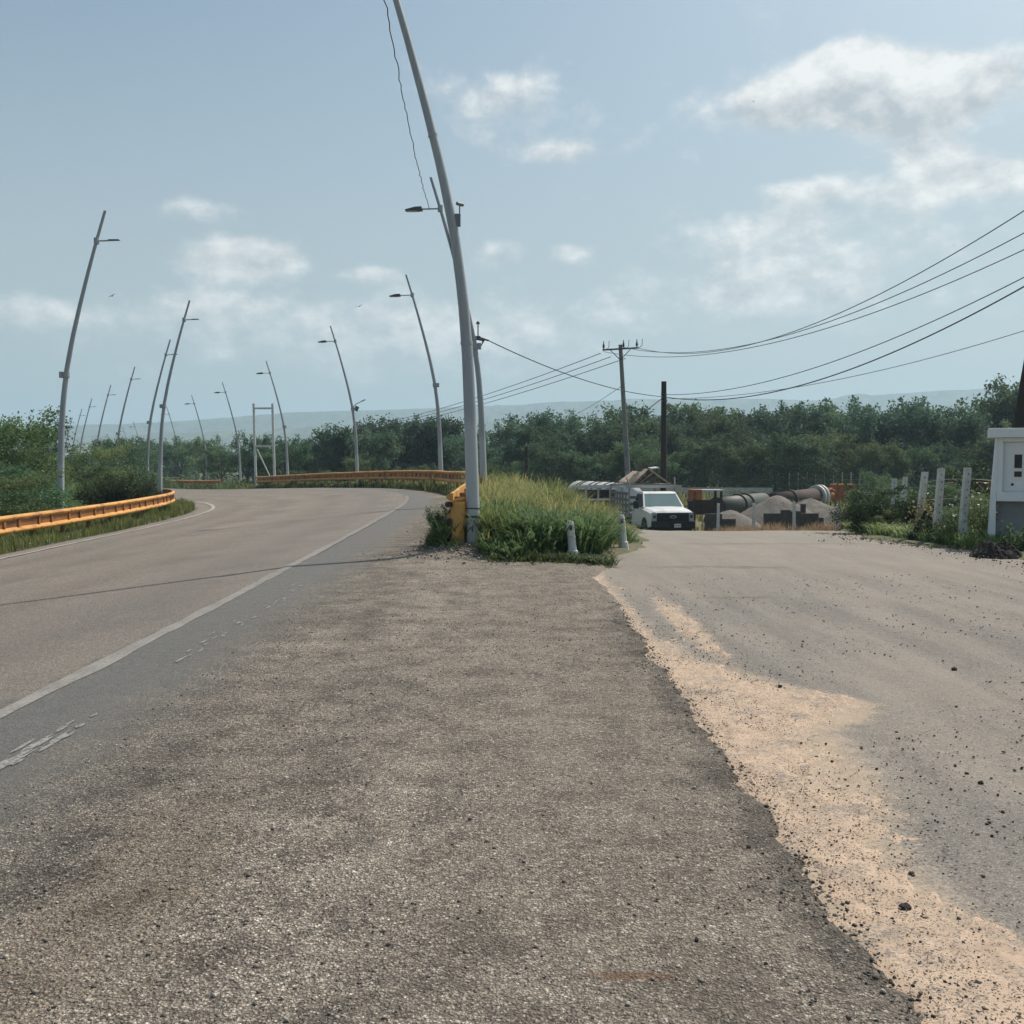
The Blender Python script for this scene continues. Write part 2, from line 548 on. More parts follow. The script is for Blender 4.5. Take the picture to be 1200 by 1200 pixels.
        h = k.m('ADD', k.m('MULTIPLY', v1.outputs['Distance'], k.m('ADD', k.m('MULTIPLY', hb, -.8), -.15)),
                k.m('MULTIPLY', nf, .8))
        k.put(b.inputs['Normal'], k.bump(k.m('ADD', h, k.m('MULTIPLY', sp1, 1.2)), 1.0, .014))
        sx = k.new('ShaderNodeSeparateXYZ'); k.l.new(pos, sx.inputs[0])
        rx = k.m('DIVIDE', k.m('SUBTRACT', sx.outputs[0], .36), .16); ry = k.m('DIVIDE', k.m('SUBTRACT', sx.outputs[1], 3.03), .035)
        rr = k.m('ADD', k.m('ADD', k.m('MULTIPLY', rx, rx), k.m('MULTIPLY', ry, ry)), k.m('MULTIPLY', k.m('SUBTRACT', pit, .5), 2.2))
        col = k.mix(k.m('MULTIPLY', k.smooth(rr, 1.2, .2), .55), col, (.15, .07, .03))
        d2x = k.m('DIVIDE', k.m('SUBTRACT', tw, 1.75), .35); dusty2 = k.m('MULTIPLY', k.smooth(k.m('ADD', k.m('MULTIPLY', d2x, d2x), k.m('MULTIPLY', nm, .8)), 1.5, .4), .42)
        dusty2 = k.m('MULTIPLY', dusty2, k.smooth(sx.outputs[1], 5.2, 3.6))
        col = k.mix(k.m('MULTIPLY', dusty2, k.smooth(pit, .35, .6)), col, (.31, .235, .165))
    elif kind == 'side':
        st = k.new('ShaderNodeMapping'); k.l.new(pos, st.inputs[0]); st.inputs['Scale'].default_value = (2.2, .3, 1)
        ns = k.noise(st.outputs[0], 1.0, 5, .6)
        base = k.mix(.45, k.scalec(fine, 1.1), k.scalec((.172, .160, .144), k.lin(nf, .3, .7, .85, 1.15)))
        base = k.scalec(k.scalec(base, k.lin(ns, .3, .7, .90, 1.30)), k.lin(speck_far, .6, 1.4, .8, 1.2))
        spk = k.voro(pos, 46); rs_ = k.new('ShaderNodeSeparateColor'); k.l.new(spk.outputs['Color'], rs_.inputs[0])
        dk = k.m('MULTIPLY', k.smooth(k.m('ADD', rs_.outputs[1], k.m('MULTIPLY', k.m('SUBTRACT', nm, .5), .5)), .86, .9), k.smooth(spk.outputs['Distance'], .42, .30))
        base = k.mix(k.m('MULTIPLY', dk, .85), base, (.03, .026, .022))
        dust = k.m('MULTIPLY', k.smooth(k.m('ADD', k.m('MULTIPLY', nb, .6), k.m('MULTIPLY', ns, .4)), .46, .66), .7)
        base = k.mix(k.m('MULTIPLY', dust, k.smooth(pit, .3, .6)), base, (.27, .232, .188))
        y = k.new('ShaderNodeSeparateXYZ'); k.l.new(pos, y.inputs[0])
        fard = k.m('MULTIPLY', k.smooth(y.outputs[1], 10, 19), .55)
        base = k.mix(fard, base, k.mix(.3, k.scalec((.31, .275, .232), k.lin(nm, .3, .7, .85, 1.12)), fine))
        wy = k.m('ADD', y.outputs[1], k.m('MULTIPLY', k.m('SUBTRACT', nm, .5), .9))
        for (yc, hw, x0_, x1_, a_) in ((15.4, .22, 2.2, 4.0, .5), (11.9, .16, 2.3, 2.9, .6), (20.5, .4, 3.4, 7.0, .35)):
            g1 = k.smooth(k.m('ABSOLUTE', k.m('SUBTRACT', wy, yc)), hw, hw * .3)
            g2 = k.m('MULTIPLY', k.smooth(y.outputs[0], x0_ - .3, x0_ + .2), k.smooth(y.outputs[0], x1_ + .4, x1_ - .2))
            base = k.mix(k.m('MULTIPLY', k.m('MULTIPLY', g1, g2), k.m('MULTIPLY', k.smooth(pit, .3, .6), a_)), base, (.06, .055, .05))
        sa = k.attr('sand')
        sw = k.m('ADD', sa, k.m('ADD', k.m('MULTIPLY', k.m('SUBTRACT', k.noise(pos, 7, 6, .7), .5), .8), k.m('MULTIPLY', k.m('SUBTRACT', pit, .5), 1.1)))
        speck = k.smooth(r2.outputs[1], .90, .95)
        sandc = k.scalec((.43, .34, .25), k.lin(nf, .3, .7, .85, 1.12))
        sandc = k.mix(k.m('MULTIPLY', speck, .8), sandc, (.08, .065, .05))
        base = k.mix(k.m('MULTIPLY', k.smooth(sw, .36, .72), .8), base, sandc)
        col = base
        h = k.m('ADD', k.m('MULTIPLY', v2.outputs['Distance'], -.4), k.m('MULTIPLY', nf, .8))
        k.put(b.inputs['Normal'], k.bump(h, .6, .008))
    elif kind == 'sand':
        speck = k.smooth(k.m('ADD', r2.outputs[1], k.m('MULTIPLY', k.m('SUBTRACT', nm, .5), .4)), .84, .90)
        speck1 = k.smooth(r1.outputs[2], .95, .98)
        sandc = k.scalec(k.mix(nm, (.415, .312, .232), (.54, .415, .312)), k.lin(nf, .3, .7, .85, 1.12))
        grain = k.noise(pos, 260, 2)
        sandc = k.scalec(sandc, k.lin(grain, .3, .7, .78, 1.18))
        sandc = k.mix(k.m('MULTIPLY', k.m('MAXIMUM', speck, speck1), .85), sandc, (.08, .065, .05))
        thin = k.smooth(k.m('ADD', k.noise(pos, 3.2, 5, .7), k.m('MULTIPLY', k.m('SUBTRACT', pit, .5), .7)), .52, .66)
        sandc = k.mix(k.m('MULTIPLY', thin, .8), sandc, k.scalec(fine, 1.3))
        col = sandc
        h = k.m('ADD', k.m('MULTIPLY', grain, .5), nf)
        k.put(b.inputs['Normal'], k.bump(h, .6, .010))
    k.put(b.inputs['Base Color'], col)
    b.inputs['Roughness'].default_value = .88
    b.inputs['Specular IOR Level'].default_value = .3


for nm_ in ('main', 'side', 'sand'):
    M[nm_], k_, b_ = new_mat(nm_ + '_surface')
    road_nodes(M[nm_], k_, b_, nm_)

m, k, b = new_mat('worn_white_line'); M['line'] = m
pos = k.new('ShaderNodeNewGeometry').outputs['Position']
yy = k.new('ShaderNodeSeparateXYZ'); k.l.new(pos, yy.inputs[0])
w = k.smooth(k.m('ADD', k.noise(pos, 38, 6, .75), k.m('MULTIPLY', k.m('SUBTRACT', k.noise(pos, 2.2, 4), .5), .35)),   .38, .62)
k.put(b.inputs['Base Color'], k.mix(k.m('MULTIPLY', w, k.lin(yy.outputs[1], 5, 40, .72, .25)), (.16, .15, .137), (.315, .30, .275)))
b.inputs['Roughness'].default_value = .8

m, k, b = new_mat('ground_soil'); M['ground'] = m
pos = k.new('ShaderNodeNewGeometry').outputs['Position']
n1 = k.noise(pos, .12, 5, .6); n2 = k.noise(pos, 3, 5, .65); n3 = k.noise(pos, 40, 3)
c = k.mix(k.smooth(k.m('ADD', n1, k.m('MULTIPLY', n2, .5)), .55, .85), (.17, .135, .095), (.085, .105, .045))
c = k.scalec(c, k.lin(n3, .3, .7, .7, 1.3))
k.put(b.inputs['Base Color'], c); b.inputs['Roughness'].default_value = .95
k.put(b.inputs['Normal'], k.bump(k.m('ADD', n2, n3), .6, .03))

m, k, b = new_mat('wooded_hills'); M['hills'] = m
pos = k.new('ShaderNodeNewGeometry').outputs['Position']
n1 = k.noise(pos, .006, 5, .6); n2 = k.noise(pos, .05, 5, .7)
k.put(b.inputs['Base Color'], k.scalec(k.mix(n1, (.05, .07, .035), (.11, .12, .06)), k.lin(n2, .35, .65, .25, 1.8)))
b.inputs['Roughness'].default_value = 1.0

# ------------------------------------------------------------------ sheets
def grid_mesh(name, X, Y, Z, mat, attrs=None, skirt=.15, smooth=True):
    nr, nc = X.shape
    V = np.stack([X, Y, Z], -1).reshape(-1, 3)
    idx = np.arange(nr * nc).reshape(nr, nc)
    Q = np.stack([idx[:-1, :-1], idx[:-1, 1:], idx[1:, 1:], idx[1:, :-1]], -1).reshape(-1, 4)
    A = {k2: np.asarray(v2, float).reshape(-1) for k2, v2 in (attrs or {}).items()}
    if skirt:
        loop = np.concatenate([idx[0, :-1], idx[:-1, -1], idx[-1, :0:-1], idx[:0:-1, 0]])
        low = V[loop].copy(); low[:, 2] -= skirt
        j = np.arange(len(loop)) + len(V); k2 = np.roll(np.arange(len(loop)), -1)
        Q = np.concatenate([Q, np.stack([loop, j, j[k2], loop[k2]], -1)])
        V = np.concatenate([V, low])
        A = {n: np.concatenate([a, a[loop]]) for n, a in A.items()}
    me = mesh_np(name, V, Q.reshape(-1), np.full(len(Q), 4), mat, A, smooth)
    return link(name, me)


def nonuni(a, b, s0, grow, smax):
    out = [a]; s = s0
    while out[-1] < b:
        out.append(out[-1] + s); s = min(s * grow, smax)
    out[-1] = b
    return np.array(out)


# the ground: one sheet to the horizon, 10 cm lower under the paving
def sym(fine, nfine, grow, mx):
    a = [0.0]; s = fine
    while a[-1] < mx:
        if len(a) > nfine: s *= grow
        a.append(a[-1] + s)
    return a


gx = sym(.4, 60, 1.07, 4200)
gx = np.array([-v for v in gx[:0:-1]] + gx)
gy = np.array([-v for v in sym(.8, 15, 1.25, 300)[:0:-1]] + sym(.4, 120, 1.055, 5200))
GX, GY = np.meshgrid(gx, gy)
tzs = road_t(GX, GY)
GZ = Hxy(GX, GY, tzs)
T_ = tzs[0].reshape(GX.shape)
wob = (fbm(GX * .9, GY * .9, 3, 9) - .5) * .5
onmain = (T_ > -8.9) & (T_ < 1.75)
onsh = (T_ >= .9) & (GY < 16.7 + wob) & (GX < 1.3)
onside = (GX > xl_side(GY) + wob * .3) & (GX < xr_side(GY) + wob) & (GY < 39)
paved = (onmain | onsh | onside).astype(float)
GZ = GZ + .045 * (1 - paved) - .10 * paved + (1 - paved) * (fbm(GX * 2, GY * 2, 3, 3) - .5) * .08
ground = grid_mesh('ground', GX, GY, GZ, M['ground'], skirt=0)
tag(ground, kind='structure')

# main road
tt = np.linspace(-8.9, 1.75, 36)
keep = PATH[:, 1] < 240
P2 = PATH[keep]; N2 = NRM[keep]
X = P2[:, 0, None] + N2[:, 0, None] * tt[None]; Y = P2[:, 1, None] + N2[:, 1, None] * tt[None]
Z = Hxy(X, Y) + .030
tag(grid_mesh('main_road', X, Y, Z, M['main'], {'t': np.broadcast_to(tt, X.shape), 'edge': np.ones_like(X)}), kind='structure')

# chip-sealed apron beside it, ragged on its right
ys = nonuni(-6, 17.0, .06, 1.0, .06)
near = np.concatenate([np.arange(-6, 2.4, .25), nonuni(2.4, 17.0, .03, 1.004, .1)])
u = np.concatenate([np.linspace(0, .9, 120), np.linspace(.904, 1, 60)])
x0 = np.interp(near, PATH[:, 1], PATH[:, 0]) + .02
rag = 1.19 + (fbm(near * 1.1, near * 0, 3, 21) - .5) * .16 + (fbm(near * 9, near * 0, 3, 22) - .5) * .10
rag += ss(near, 13.5, 16.5) * .35
X = x0[:, None] + (rag - x0)[:, None] * u[None]
Y = np.broadcast_to(near[:, None], X.shape)
E = (rag[:, None] - X)
Z = Hxy(X, Y) + .034 - .042 * (1 - ss(E, 0, .10)) + (vnoise(X * 22, Y * 22, 3) - .5) * .02 * (1 - ss(E, .05, .45))
Z += (vnoise(X * 9, Y * 9, 4) - .5) * .012 * ss(X, -2.2, .2) + (fbm(X * 30, Y * 30, 2, 14) - .5) * .012 * ss(X, -2.2, -.5)
tt_, _, _ = road_t(X, Y)
Efade = np.clip(E + ss(Y, 10, 14), 0, 1)
tag(grid_mesh('road_shoulder', X, Y, Z, M['main'], {'t': tt_, 'edge': Efade}), kind='structure')

# side road
ys = np.concatenate([np.arange(-6, 2.4, .3), nonuni(2.4, 39, .05, 1.012, .4)])
u = np.linspace(0, 1, 150) ** 1.25
a_, b_ = xl_side(ys) - .06, xr_side(ys) + (fbm(ys * .6, ys * 0, 3, 31) - .5) * .9
X = a_[:, None] + (b_ - a_)[:, None] * u[None]
Y = np.broadcast_to(ys[:, None], X.shape)
SY = [2.0, 3.4, 3.46, 3.96, 4.68, 5.19, 6.0, 6.3, 6.74, 7.38, 8.35, 9.6, 11, 13.5, 16, 17]
SX = [1.86, 1.64, 1.56, 1.50, 1.66, 1.62, 1.68, 2.0, 2.25, 1.85, 1.42, 1.24, 1.22, 1.22, 1.24, 1.2]


def sand_m(X, Y):
    r = np.interp(Y, SY, SX)
    m_ = np.minimum(X - 1.05, r - X)
    g = .17 - np.sqrt(((X - 1.70) / .55) ** 2 + ((Y - 10.0) / 7.5) ** 2)
    hole = .22 - np.sqrt(((X - 1.42) / .8) ** 2 + ((Y - 9.7) / 5) ** 2)
    m_ = np.maximum(m_, g)
    return np.where(Y > 8.6, np.minimum(m_, -hole), m_)


sm = sand_m(X, Y)
satt = ss(sm, -.42, .12) * .72 + .35 * ss(fbm(X * .5, Y * .35, 4, 44), .52, .75)
Z = Hxy(X, Y) + (fbm(X * 3, Y * 3, 3, 8) - .5) * .012
tag(grid_mesh('side_road', X, Y, Z, M['side'], {'sand': satt}), kind='structure')

# wind-blown sand lying along the step between the two
ys = np.concatenate([np.arange(1.0, 2.4, .1), nonuni(2.4, 16.5, .022, 1.006, .08)])
xs = np.linspace(1.02, 2.75, 90)
X, Y = np.meshgrid(xs, ys)
n_ = (fbm(X * 5, Y * 3.2, 4, 51) - .5) * .42 + (fbm(X * 26, Y * 20, 3, 52) - .5) * .55
sm = sand_m(X, Y) + n_
Z = Hxy(X, Y) + .018 * np.clip(sm / .22, -1.6, 1.0) + (fbm(X * 7, Y * 4, 4, 53) - .5) * .022 + (fbm(X * 3, Y * 3, 3, 8) - .5) * .012 - .002
sand = grid_mesh('sand', X, Y, Z, M['sand'], skirt=.05)
tag(sand, kind='stuff')


# painted lines
def strip(name, tc, wid, s0, s1, mat, off=.0385, yr=None):
    sel = [i for i in range(len(PATH)) if s0 <= PATH[i, 1] <= s1]
    P3 = PATH[sel]; N3 = NRM[sel]
    P3 = np.concatenate([P3[:-1] + (P3[1:] - P3[:-1]) * f for f in (0, .25, .5, .75)], 1).reshape(-1, 3)
    N3 = np.concatenate([N3[:-1] + (N3[1:] - N3[:-1]) * f for f in (0, .25, .5, .75)], 1).reshape(-1, 2)
    wv = (fbm(np.arange(len(P3)) * .8, np.zeros(len(P3)), 3, int(abs(tc) * 10) + 3) - .5) * .05
    ts = np.stack([tc - wid / 2 + wv, np.full(len(P3), tc), tc + wid / 2 - wv], 1)
    X = P3[:, 0, None] + N3[:, 0, None] * ts; Y = P3[:, 1, None] + N3[:, 1, None] * ts
    o = grid_mesh(name, X, Y, Hxy(X, Y) + off, mat, skirt=0)
    return tag(o, kind='structure')


strip('road_marking', 0, .14, -8, 43, M['line'])
m, k, b = new_mat('worn_edge_line'); M['line_edge'] = m
pos = k.new('ShaderNodeNewGeometry').outputs['Position']
k.put(b.inputs['Base Color'], k.mix(k.m('MULTIPLY', k.smooth(k.noise(pos, 12, 6, .75), .36, .55), .85), (.17, .155, .14), (.46, .44, .40))); b.inputs['Roughness'].default_value = .8
strip('road_marking', -8.0, .15, 8, 110, M['line_edge'], .045)
# remnants of an older line: ragged flakes in one sheet
mb = MB()
for i in range(64):
    y = random.choice([5.2, 5.5, 5.9, 8.3, 9.0, 9.8, 11.2, 12.5]) + random.uniform(-.35, .5)
    x = np.interp(y, PATH[:, 1], PATH[:, 0]) + .56 + random.gauss(0, .05)
    L = random.uniform(.02, .13) * (1.7 if 5.0 < y < 6.2 else 1); W = random.uniform(.006, .022)
    n = 9; pts = []
    for j in range(n):
        a = 2 * math.pi * j / n
        px_, py_ = x + W * math.cos(a) * random.uniform(.5, 1.2), y + L * math.sin(a) * random.uniform(.6, 1.1)
        pts.append((px_, py_, H1(px_, py_) + .0395))
    mb.add(pts, [tuple(range(n))])
m, k, b = new_mat('old_worn_line'); M['line_old'] = m
pos = k.new('ShaderNodeNewGeometry').outputs['Position']
w = k.smooth(k.noise(pos, 45, 6, .8), .44, .56)
k.put(b.inputs['Base Color'], k.mix(w, (.12, .124, .124), (.29, .28, .26))); b.inputs['Roughness'].default_value = .85
tag(mb.build('road_marking', M['line_old']), kind='structure')


# loose stones
def stones(name, pos, size, mat):
    t = (1 + 5 ** .5) / 2
    ico = np.array([(-1, t, 0), (1, t, 0), (-1, -t, 0), (1, -t, 0), (0, -1, t), (0, 1, t), (0, -1, -t), (0, 1, -t), (t, 0, -1), (t, 0, 1), (-t, 0, -1), (-t, 0, 1)]) / 1.9
    fc = np.array([(0, 11, 5), (0, 5, 1), (0, 1, 7), (0, 7, 10), (0, 10, 11), (1, 5, 9), (5, 11, 4), (11, 10, 2), (10, 7, 6), (7, 1, 8),
                   (3, 9, 4), (3, 4, 2), (3, 2, 6), (3, 6, 8), (3, 8, 9), (4, 9, 5), (2, 4, 11), (6, 2, 10), (8, 6, 7), (9, 8, 1)])
    n = len(pos)
    jit = RNG.uniform(.55, 1.35, (n, 12, 1))
    sc = RNG.uniform(.6, 1.2, (n, 1, 3)) * np.array([1, 1, .7])
    th = RNG.uniform(0, 6.28, n)
    v = ico[None] * jit * sc * size[:, None, None]
    c, s_ = np.cos(th)[:, None], np.sin(th)[:, None]
    v = np.stack([v[..., 0] * c - v[..., 1] * s_, v[..., 0] * s_ + v[..., 1] * c, v[..., 2]], -1) + pos[:, None]
    f = (fc[None] + (np.arange(n) * 12)[:, None, None]).reshape(-1)
    return link(name, mesh_np(name, v.reshape(-1, 3), f, np.full(n * 20, 3), mat, smooth=False))


def zstone(x, y):
    return Hxy(x, y) + np.where(x < 1.2, .036, .004)


def sizes(n, lo, hi): return lo * (hi / lo) ** (RNG.uniform(0, 1, n) ** 2.2)


n = 9000
y = 2.3 + 12 * RNG.uniform(0, 1, n) ** 1.6; x = 1.3 + RNG.uniform(0, 1, n) ** 1.2 * (1.5 + y * .5)
dk = fbm(x * 1.1, y * .8, 3, 61) + .25 * (fbm(x * 5, y * 5, 2, 62) - .5) > .46
x, y = x[dk], y[dk]
sz = sizes(len(x), .0022, .012)
tag(stones('gravel', np.stack([x, y, zstone(x, y) + sz * .18], 1), sz, M['grit']), kind='stuff')
n = 3200
y = 2.3 + 9 * RNG.uniform(0, 1, n) ** 1.4; x = 1.17 + RNG.normal(0, .07, n) - np.abs(RNG.normal(0, .12, n)) * (RNG.uniform(0, 1, n) < .5)
sz = sizes(n, .003, .011)
tag(stones('gravel', np.stack([x, y, zstone(x, y) - .008 + sz * .3], 1), sz, M['grit']), kind='stuff')
M['chip'] = stone_mat('mixed_pale_chips', (.10, .088, .074), (.46, .42, .355))
n = 11000
y = 2.3 + 14 * RNG.uniform(0, 1, n) ** 1.5; x = RNG.uniform(-2.3, 1.12, n)
kk = fbm(x * .8, y * .35, 3, 66) + .3 * (RNG.uniform(0, 1, n) - .5) > .5
x, y = x[kk], y[kk]
sz = sizes(len(x), .003, .0105)
tag(stones('gravel', np.stack([x, y, zstone(x, y) + sz * .05], 1), sz, M['chip']), kind='stuff')
n = 5200
y = 2.3 + 7.5 * RNG.uniform(0, 1, n) ** 1.3; x = 1.2 + np.abs(RNG.normal(0, .38, n)); kk = fbm(x * 2.2, y * 1.6, 3, 67) > .44
x, y = x[kk], y[kk]; sz = sizes(len(x), .002, .0065)
tag(stones('gravel', np.stack([x, y, Hxy(x, y) + .016 + sz * .2], 1), sz, M['grit']), kind='stuff')
# pile of gravel soil at the foot of the near lamp and edge debris at the right
n = 1500
x = RNG.normal(-.4, .7, n); y = RNG.normal(16.6, .45, n)
sz = sizes(n, .008, .03)
tag(stones('gravel', np.stack([x, y, Hxy(x, y) + .05], 1), sz, M['chip']), kind='stuff')
n = 2200
y = RNG.uniform(9, 26, n); x = xr_side(y) + RNG.normal(-.25, .45, n)
sz = sizes(n, .006, .028)
tag(stones('gravel', np.stack([x, y, Hxy(x, y) + .04], 1), sz, M['grit']), kind='stuff')

# single lumps of broken asphalt, each a thing
LUMPS = [(1060, 1080, .030, 'black lump of broken asphalt on the sand, largest one nearest the camera'),
         (1045, 1093, .012, 'small black pebble just left of and nearer than the largest lump on the sand'),
         (1145, 1173, .020, 'black asphalt lump on the sand at the bottom right corner of the photo'),
         (816, 1130, .010, 'small black stone lying alone on the grey chip-sealed shoulder'),
         (1118, 788, .030, 'dark asphalt lump on the side road beyond the finger of sand'),
         (914, 808, .022, 'dark stone at the far edge of the finger of sand'),
         (1149, 924, .018, 'dark stone on the bare side road right of the sand strip'),
         (877, 1013, .014, 'dark stone stuck on the crumbling edge of the shoulder')]
for px, py, r, lab in LUMPS:
    r *= .62
    d = 1.6 * F / (py - 540)
    q = at(px, py, d)
    bm = bmesh.new(); bmesh.ops.create_icosphere(bm, subdivisions=3, radius=r)
    sd = random.random() * 50
    for v in bm.verts:
        nn = vnoise(v.co.x / r * 1.4 + sd, v.co.y / r * 1.4 + v.co.z / r * 2, 5)
        n3_ = vnoise(v.co.x / r * 4 + sd, v.co.z / r * 4 + v.co.y / r * 3.1, 9)
        v.co *= .62 + .55 * float(nn) + .28 * float(n3_); v.co.x *= 1.15; v.co.z *= .85
    me = bpy.data.meshes.new('asphalt_lump'); bm.to_mesh(me); bm.free(); me.materials.append(M['stone'])
    o = link('asphalt_lump', me)
    o.location = (q.x, q.y, float(zstone(np.array([q.x]), np.array([q.y]))[0]) + r * .45)
    tag(o, lab, 'stone', 'loose asphalt lumps')

# ------------------------------------------------------------------ street lamps
LEAN = [(0, 0), (.1, .02), (.2, .05), (.3, .09), (.4, .17), (.5, .31), (.6, .52), (.7, .78), (.8, 1.06), (.9, 1.36), (1, 1.68)]
HL = 10.4


def lean(h):
    return -float(np.interp(h / HL, [a for a, _ in LEAN], [b for _, b in LEAN]))


def make_lamp(kind):
    root = empty('street_lamp')
    hs = np.linspace(0, HL, 27)
    pts = [(lean(h), 0, h) for h in hs]
    rad = [.118 - .073 * (h / HL) for h in hs]
    mb = MB(); mb.tube(pts, rad, 16)
    for hj in (3.4, 6.8): mb.lathe([(-.03, .118 - .073 * hj / HL), (-.03, .126 - .073 * hj / HL), (.03, .125 - .073 * hj / HL), (.03, .117 - .073 * hj / HL)], (lean(hj), 0, hj), (0, 0, 1), 16)
    mb.build('pole', M['pole_paint'], root)
    mb = MB(); mb.box((0, 0, .012), (.42, .42, .024), bevel=.004)
    for sx in (-1, 1):
        for sy in (-1, 1): mb.tube([(sx * .16, sy * .16, .02), (sx * .16, sy * .16, .075)], .016, 8)
    mb.build('base_plate', M['galv'], root)
    ha = 9.42; xa = lean(ha)
    mb = MB()
    mb.tube([(xa, 0, ha - .10), (xa, 0, ha + .10)], .085, 12)
    La = .62 if kind == 'head' else .74
    mb.tube([(xa, 0, ha), (xa - La, 0, ha - .015 if kind == 'head' else ha + .03)], .026, 8)
    mb.build('arm', M['galv'], root)
    if kind == 'head':
        mb = MB()
        x1 = xa - La
        mb.prism([(x1 + .06, ha - .06), (x1 + .02, ha + .05), (x1 - .18, ha + .04), (x1 - .5, ha - .045), (x1 - .5, ha - .075), (x1 - .1, ha - .08)], 1, -.11, .11)
        h = mb.build('lamp_head', M['galv_dark'], root)
        MB().box((x1 - .28, 0, ha - .088), (.34, .16, .012)).build('lens', M['lamp_glass'], h)
    else:
        x1 = xa - La
        mb = MB(); mb.box((x1 + .16, 0, ha + .032), (.34, .16, .028), bevel=.008)
        mb.build('lamp_head', M['galv_dark'], root)
    hb = 5.05; xb = lean(hb)
    mb = MB(); mb.lathe([(-.09, .1), (-.09, .115), (.09, .113), (.09, .1)], (xb, 0, hb), (0, 0, 1), 14)
    mb.box((xb + .15, 0, hb), (.12, .16, .2), bevel=.012)
    mb.build('junction_box', M['galv'], root)
    return root


lampR, lampL = make_lamp('head'), make_lamp('bare')
LR = [((555, 640), 17.2, None, 'tall curved grey street lamp nearest the camera, beside the orange rail end'),
      ((567, 0), 32.9, 208, 'curved street lamp just behind the nearest one, holding the cable to the timber pole'),
      ((517, 0), 49.5, 322, 'curved street lamp behind the orange rail, first one left of the near pair'),
      ((419, 0), 68.4, 382, 'curved street lamp with a small floodlight halfway up, behind the orange rail'),
      ((337.5, 0), 84, 423, 'curved street lamp standing right beside the white goal-like steel frame'),
      ((282, 0), 102, 448, 'curved street lamp just left of the white goal-like steel frame'),
      ((243, 0), 121, 463, 'curved street lamp on the far bend, second one left of the steel frame'),
      ((211, 0), 148, 477, 'curved street lamp on the far bend, third one left of the steel frame'),
      ((168, 0), 196, 494, 'tiny far street lamp leaning left, seen left of the two crossing left-hand lamps'),
      ((154, 0), 225, 500, 'tiny farthest street lamp leaning left above the dark trees')]
LL = [((70, 0), 34, 247, 'biggest street lamp leaning right, first of the left row behind the orange rail'),
      ((187, 0), 51.7, 352, 'curved street lamp leaning right at the end of the left orange rail where it turns'),
      ((172, 0), 68, 398, 'street lamp leaning right, crossing just left of the one at the rail bend'),
      ((136, 0), 88, 430, 'curved street lamp rising behind the dark round bush at the left'),
      ((112, 0), 109, 451, 'small lamp leaning right, next left of the one behind the dark round bush'),
      ((93, 0), 133, 467, 'small lamp leaning right, middle one of three between biggest lamp and dark bush'),
      ((84, 0), 159, 479, 'very small far lamp leaning right just right of the biggest left lamp'),
      ((75, 0), 188, 489, 'very small far lamp leaning right half hidden behind the biggest left lamp'),
      ((62, 0), 222, 502, 'tiny farthest lamp leaning right seen just left of the biggest left lamp')]
LAMPS = []
for side, proto, lst in (('R', lampR, LR), ('L', lampL, LL)):
    for i, ((px, py), d, top, lab) in enumerate(lst):
        o = proto if i == 0 else copy_tree(proto)
        p0 = at(px, 560, d)
        z0 = H1(p0.x, d) + .03
        if i == 0 and side == 'R':
            p0 = at(555, 640, d); z0 = p0.z
        o.location = (p0.x, d, z0)
        o.rotation_euler = (0, 0, 0 if side == 'R' else math.pi)
        if top:
            zt = at(500, top, d).z
            s = (zt - z0) / HL
            o.scale = (s, s, s)
        tag(o, lab, 'street lamp', 'curved street lamps along the bend')
        LAMPS.append(o)
L1, L2, L4 = LAMPS[0], LAMPS[1], LAMPS[3]
# extras of single lamps
mb = MB(); mb.box((lean(5.5) + .12, 0, 5.42), (.09, .10, .2), bevel=.01); mb.tube([(lean(5.5) + .1, 0, 5.50), (lean(5.5) + .17, 0, 5.50)], .012, 8)
mb.tube([(lean(5.5) + .15, 0, 5.48), (lean(5.5) + .15, 0, 5.66)], .011, 8)
mb.tube([(lean(5.5) + .11, -.06, 5.68), (lean(5.5) + .20, .04, 5.68)], .03, 10)
mb.build('camera_bracket', M['cable_grey'], L1)
for ch in L1.children:
    if ch.name.startswith('junction_box'): bpy.data.objects.remove(ch); break
mb = MB(); mb.lathe([(-.02, .118), (-.02, .124), (.02, .124), (.02, .118)], (lean(.5), 0, .5), (0, 0, 1), 16)
mb.lathe([(-.012, .118), (-.012, .123), (.012, .123), (.012, .118)], (lean(.62), 0, .64), (0, 0, 1), 16)
mb.build('strap', M['galv_dark'], L1)
hh = 5.35
mb = MB(); mb.box((lean(hh) + .14, 0, hh), (.2, .05, .05)); mb.tube([(lean(hh) + .16, 0, hh - .02), (lean(hh) + .16, 0, hh + .42)], .02, 8)
mb.lathe([(0, .02), (.02, .07), (.07, .05), (.1, .02)], (lean(hh) + .16, 0, hh + .4), (0, 0, 1), 10)
mb.tube([(lean(hh) + .1, 0, hh - .05), (lean(hh) + .34, 0, hh - .12), (lean(hh) + .22, 0, hh - .38)], [.05, .05, .015], 8)
mb.tube([(lean(hh) + .14, 0, hh), (lean(hh) + .5, 0, hh - .12)], .03, 8)
mb.build('cable_bracket', M['galv_dark'], L2)
hh = 5.2; xx = lean(hh)
MB().tube([(xx + .05, 0, hh - .05), (xx + .25, 0, hh + .18), (xx + .75, 0, hh + .4)], [.03, .028, .026], 8).build('side_arm', M['galv'], L4)
mb = MB(); mb.box((xx + .72, 0, hh + .4), (.3, .14, .05), Euler((0, -.4, 0)), .01)
mb.build('small_lamp', M['galv_dark'], L4)
MB().box((xx + .28, 0, hh - .12), (.24, .14, .32), Euler((0, .4, 0)), .02).build('floodlight', M['galv_dark'], L4)


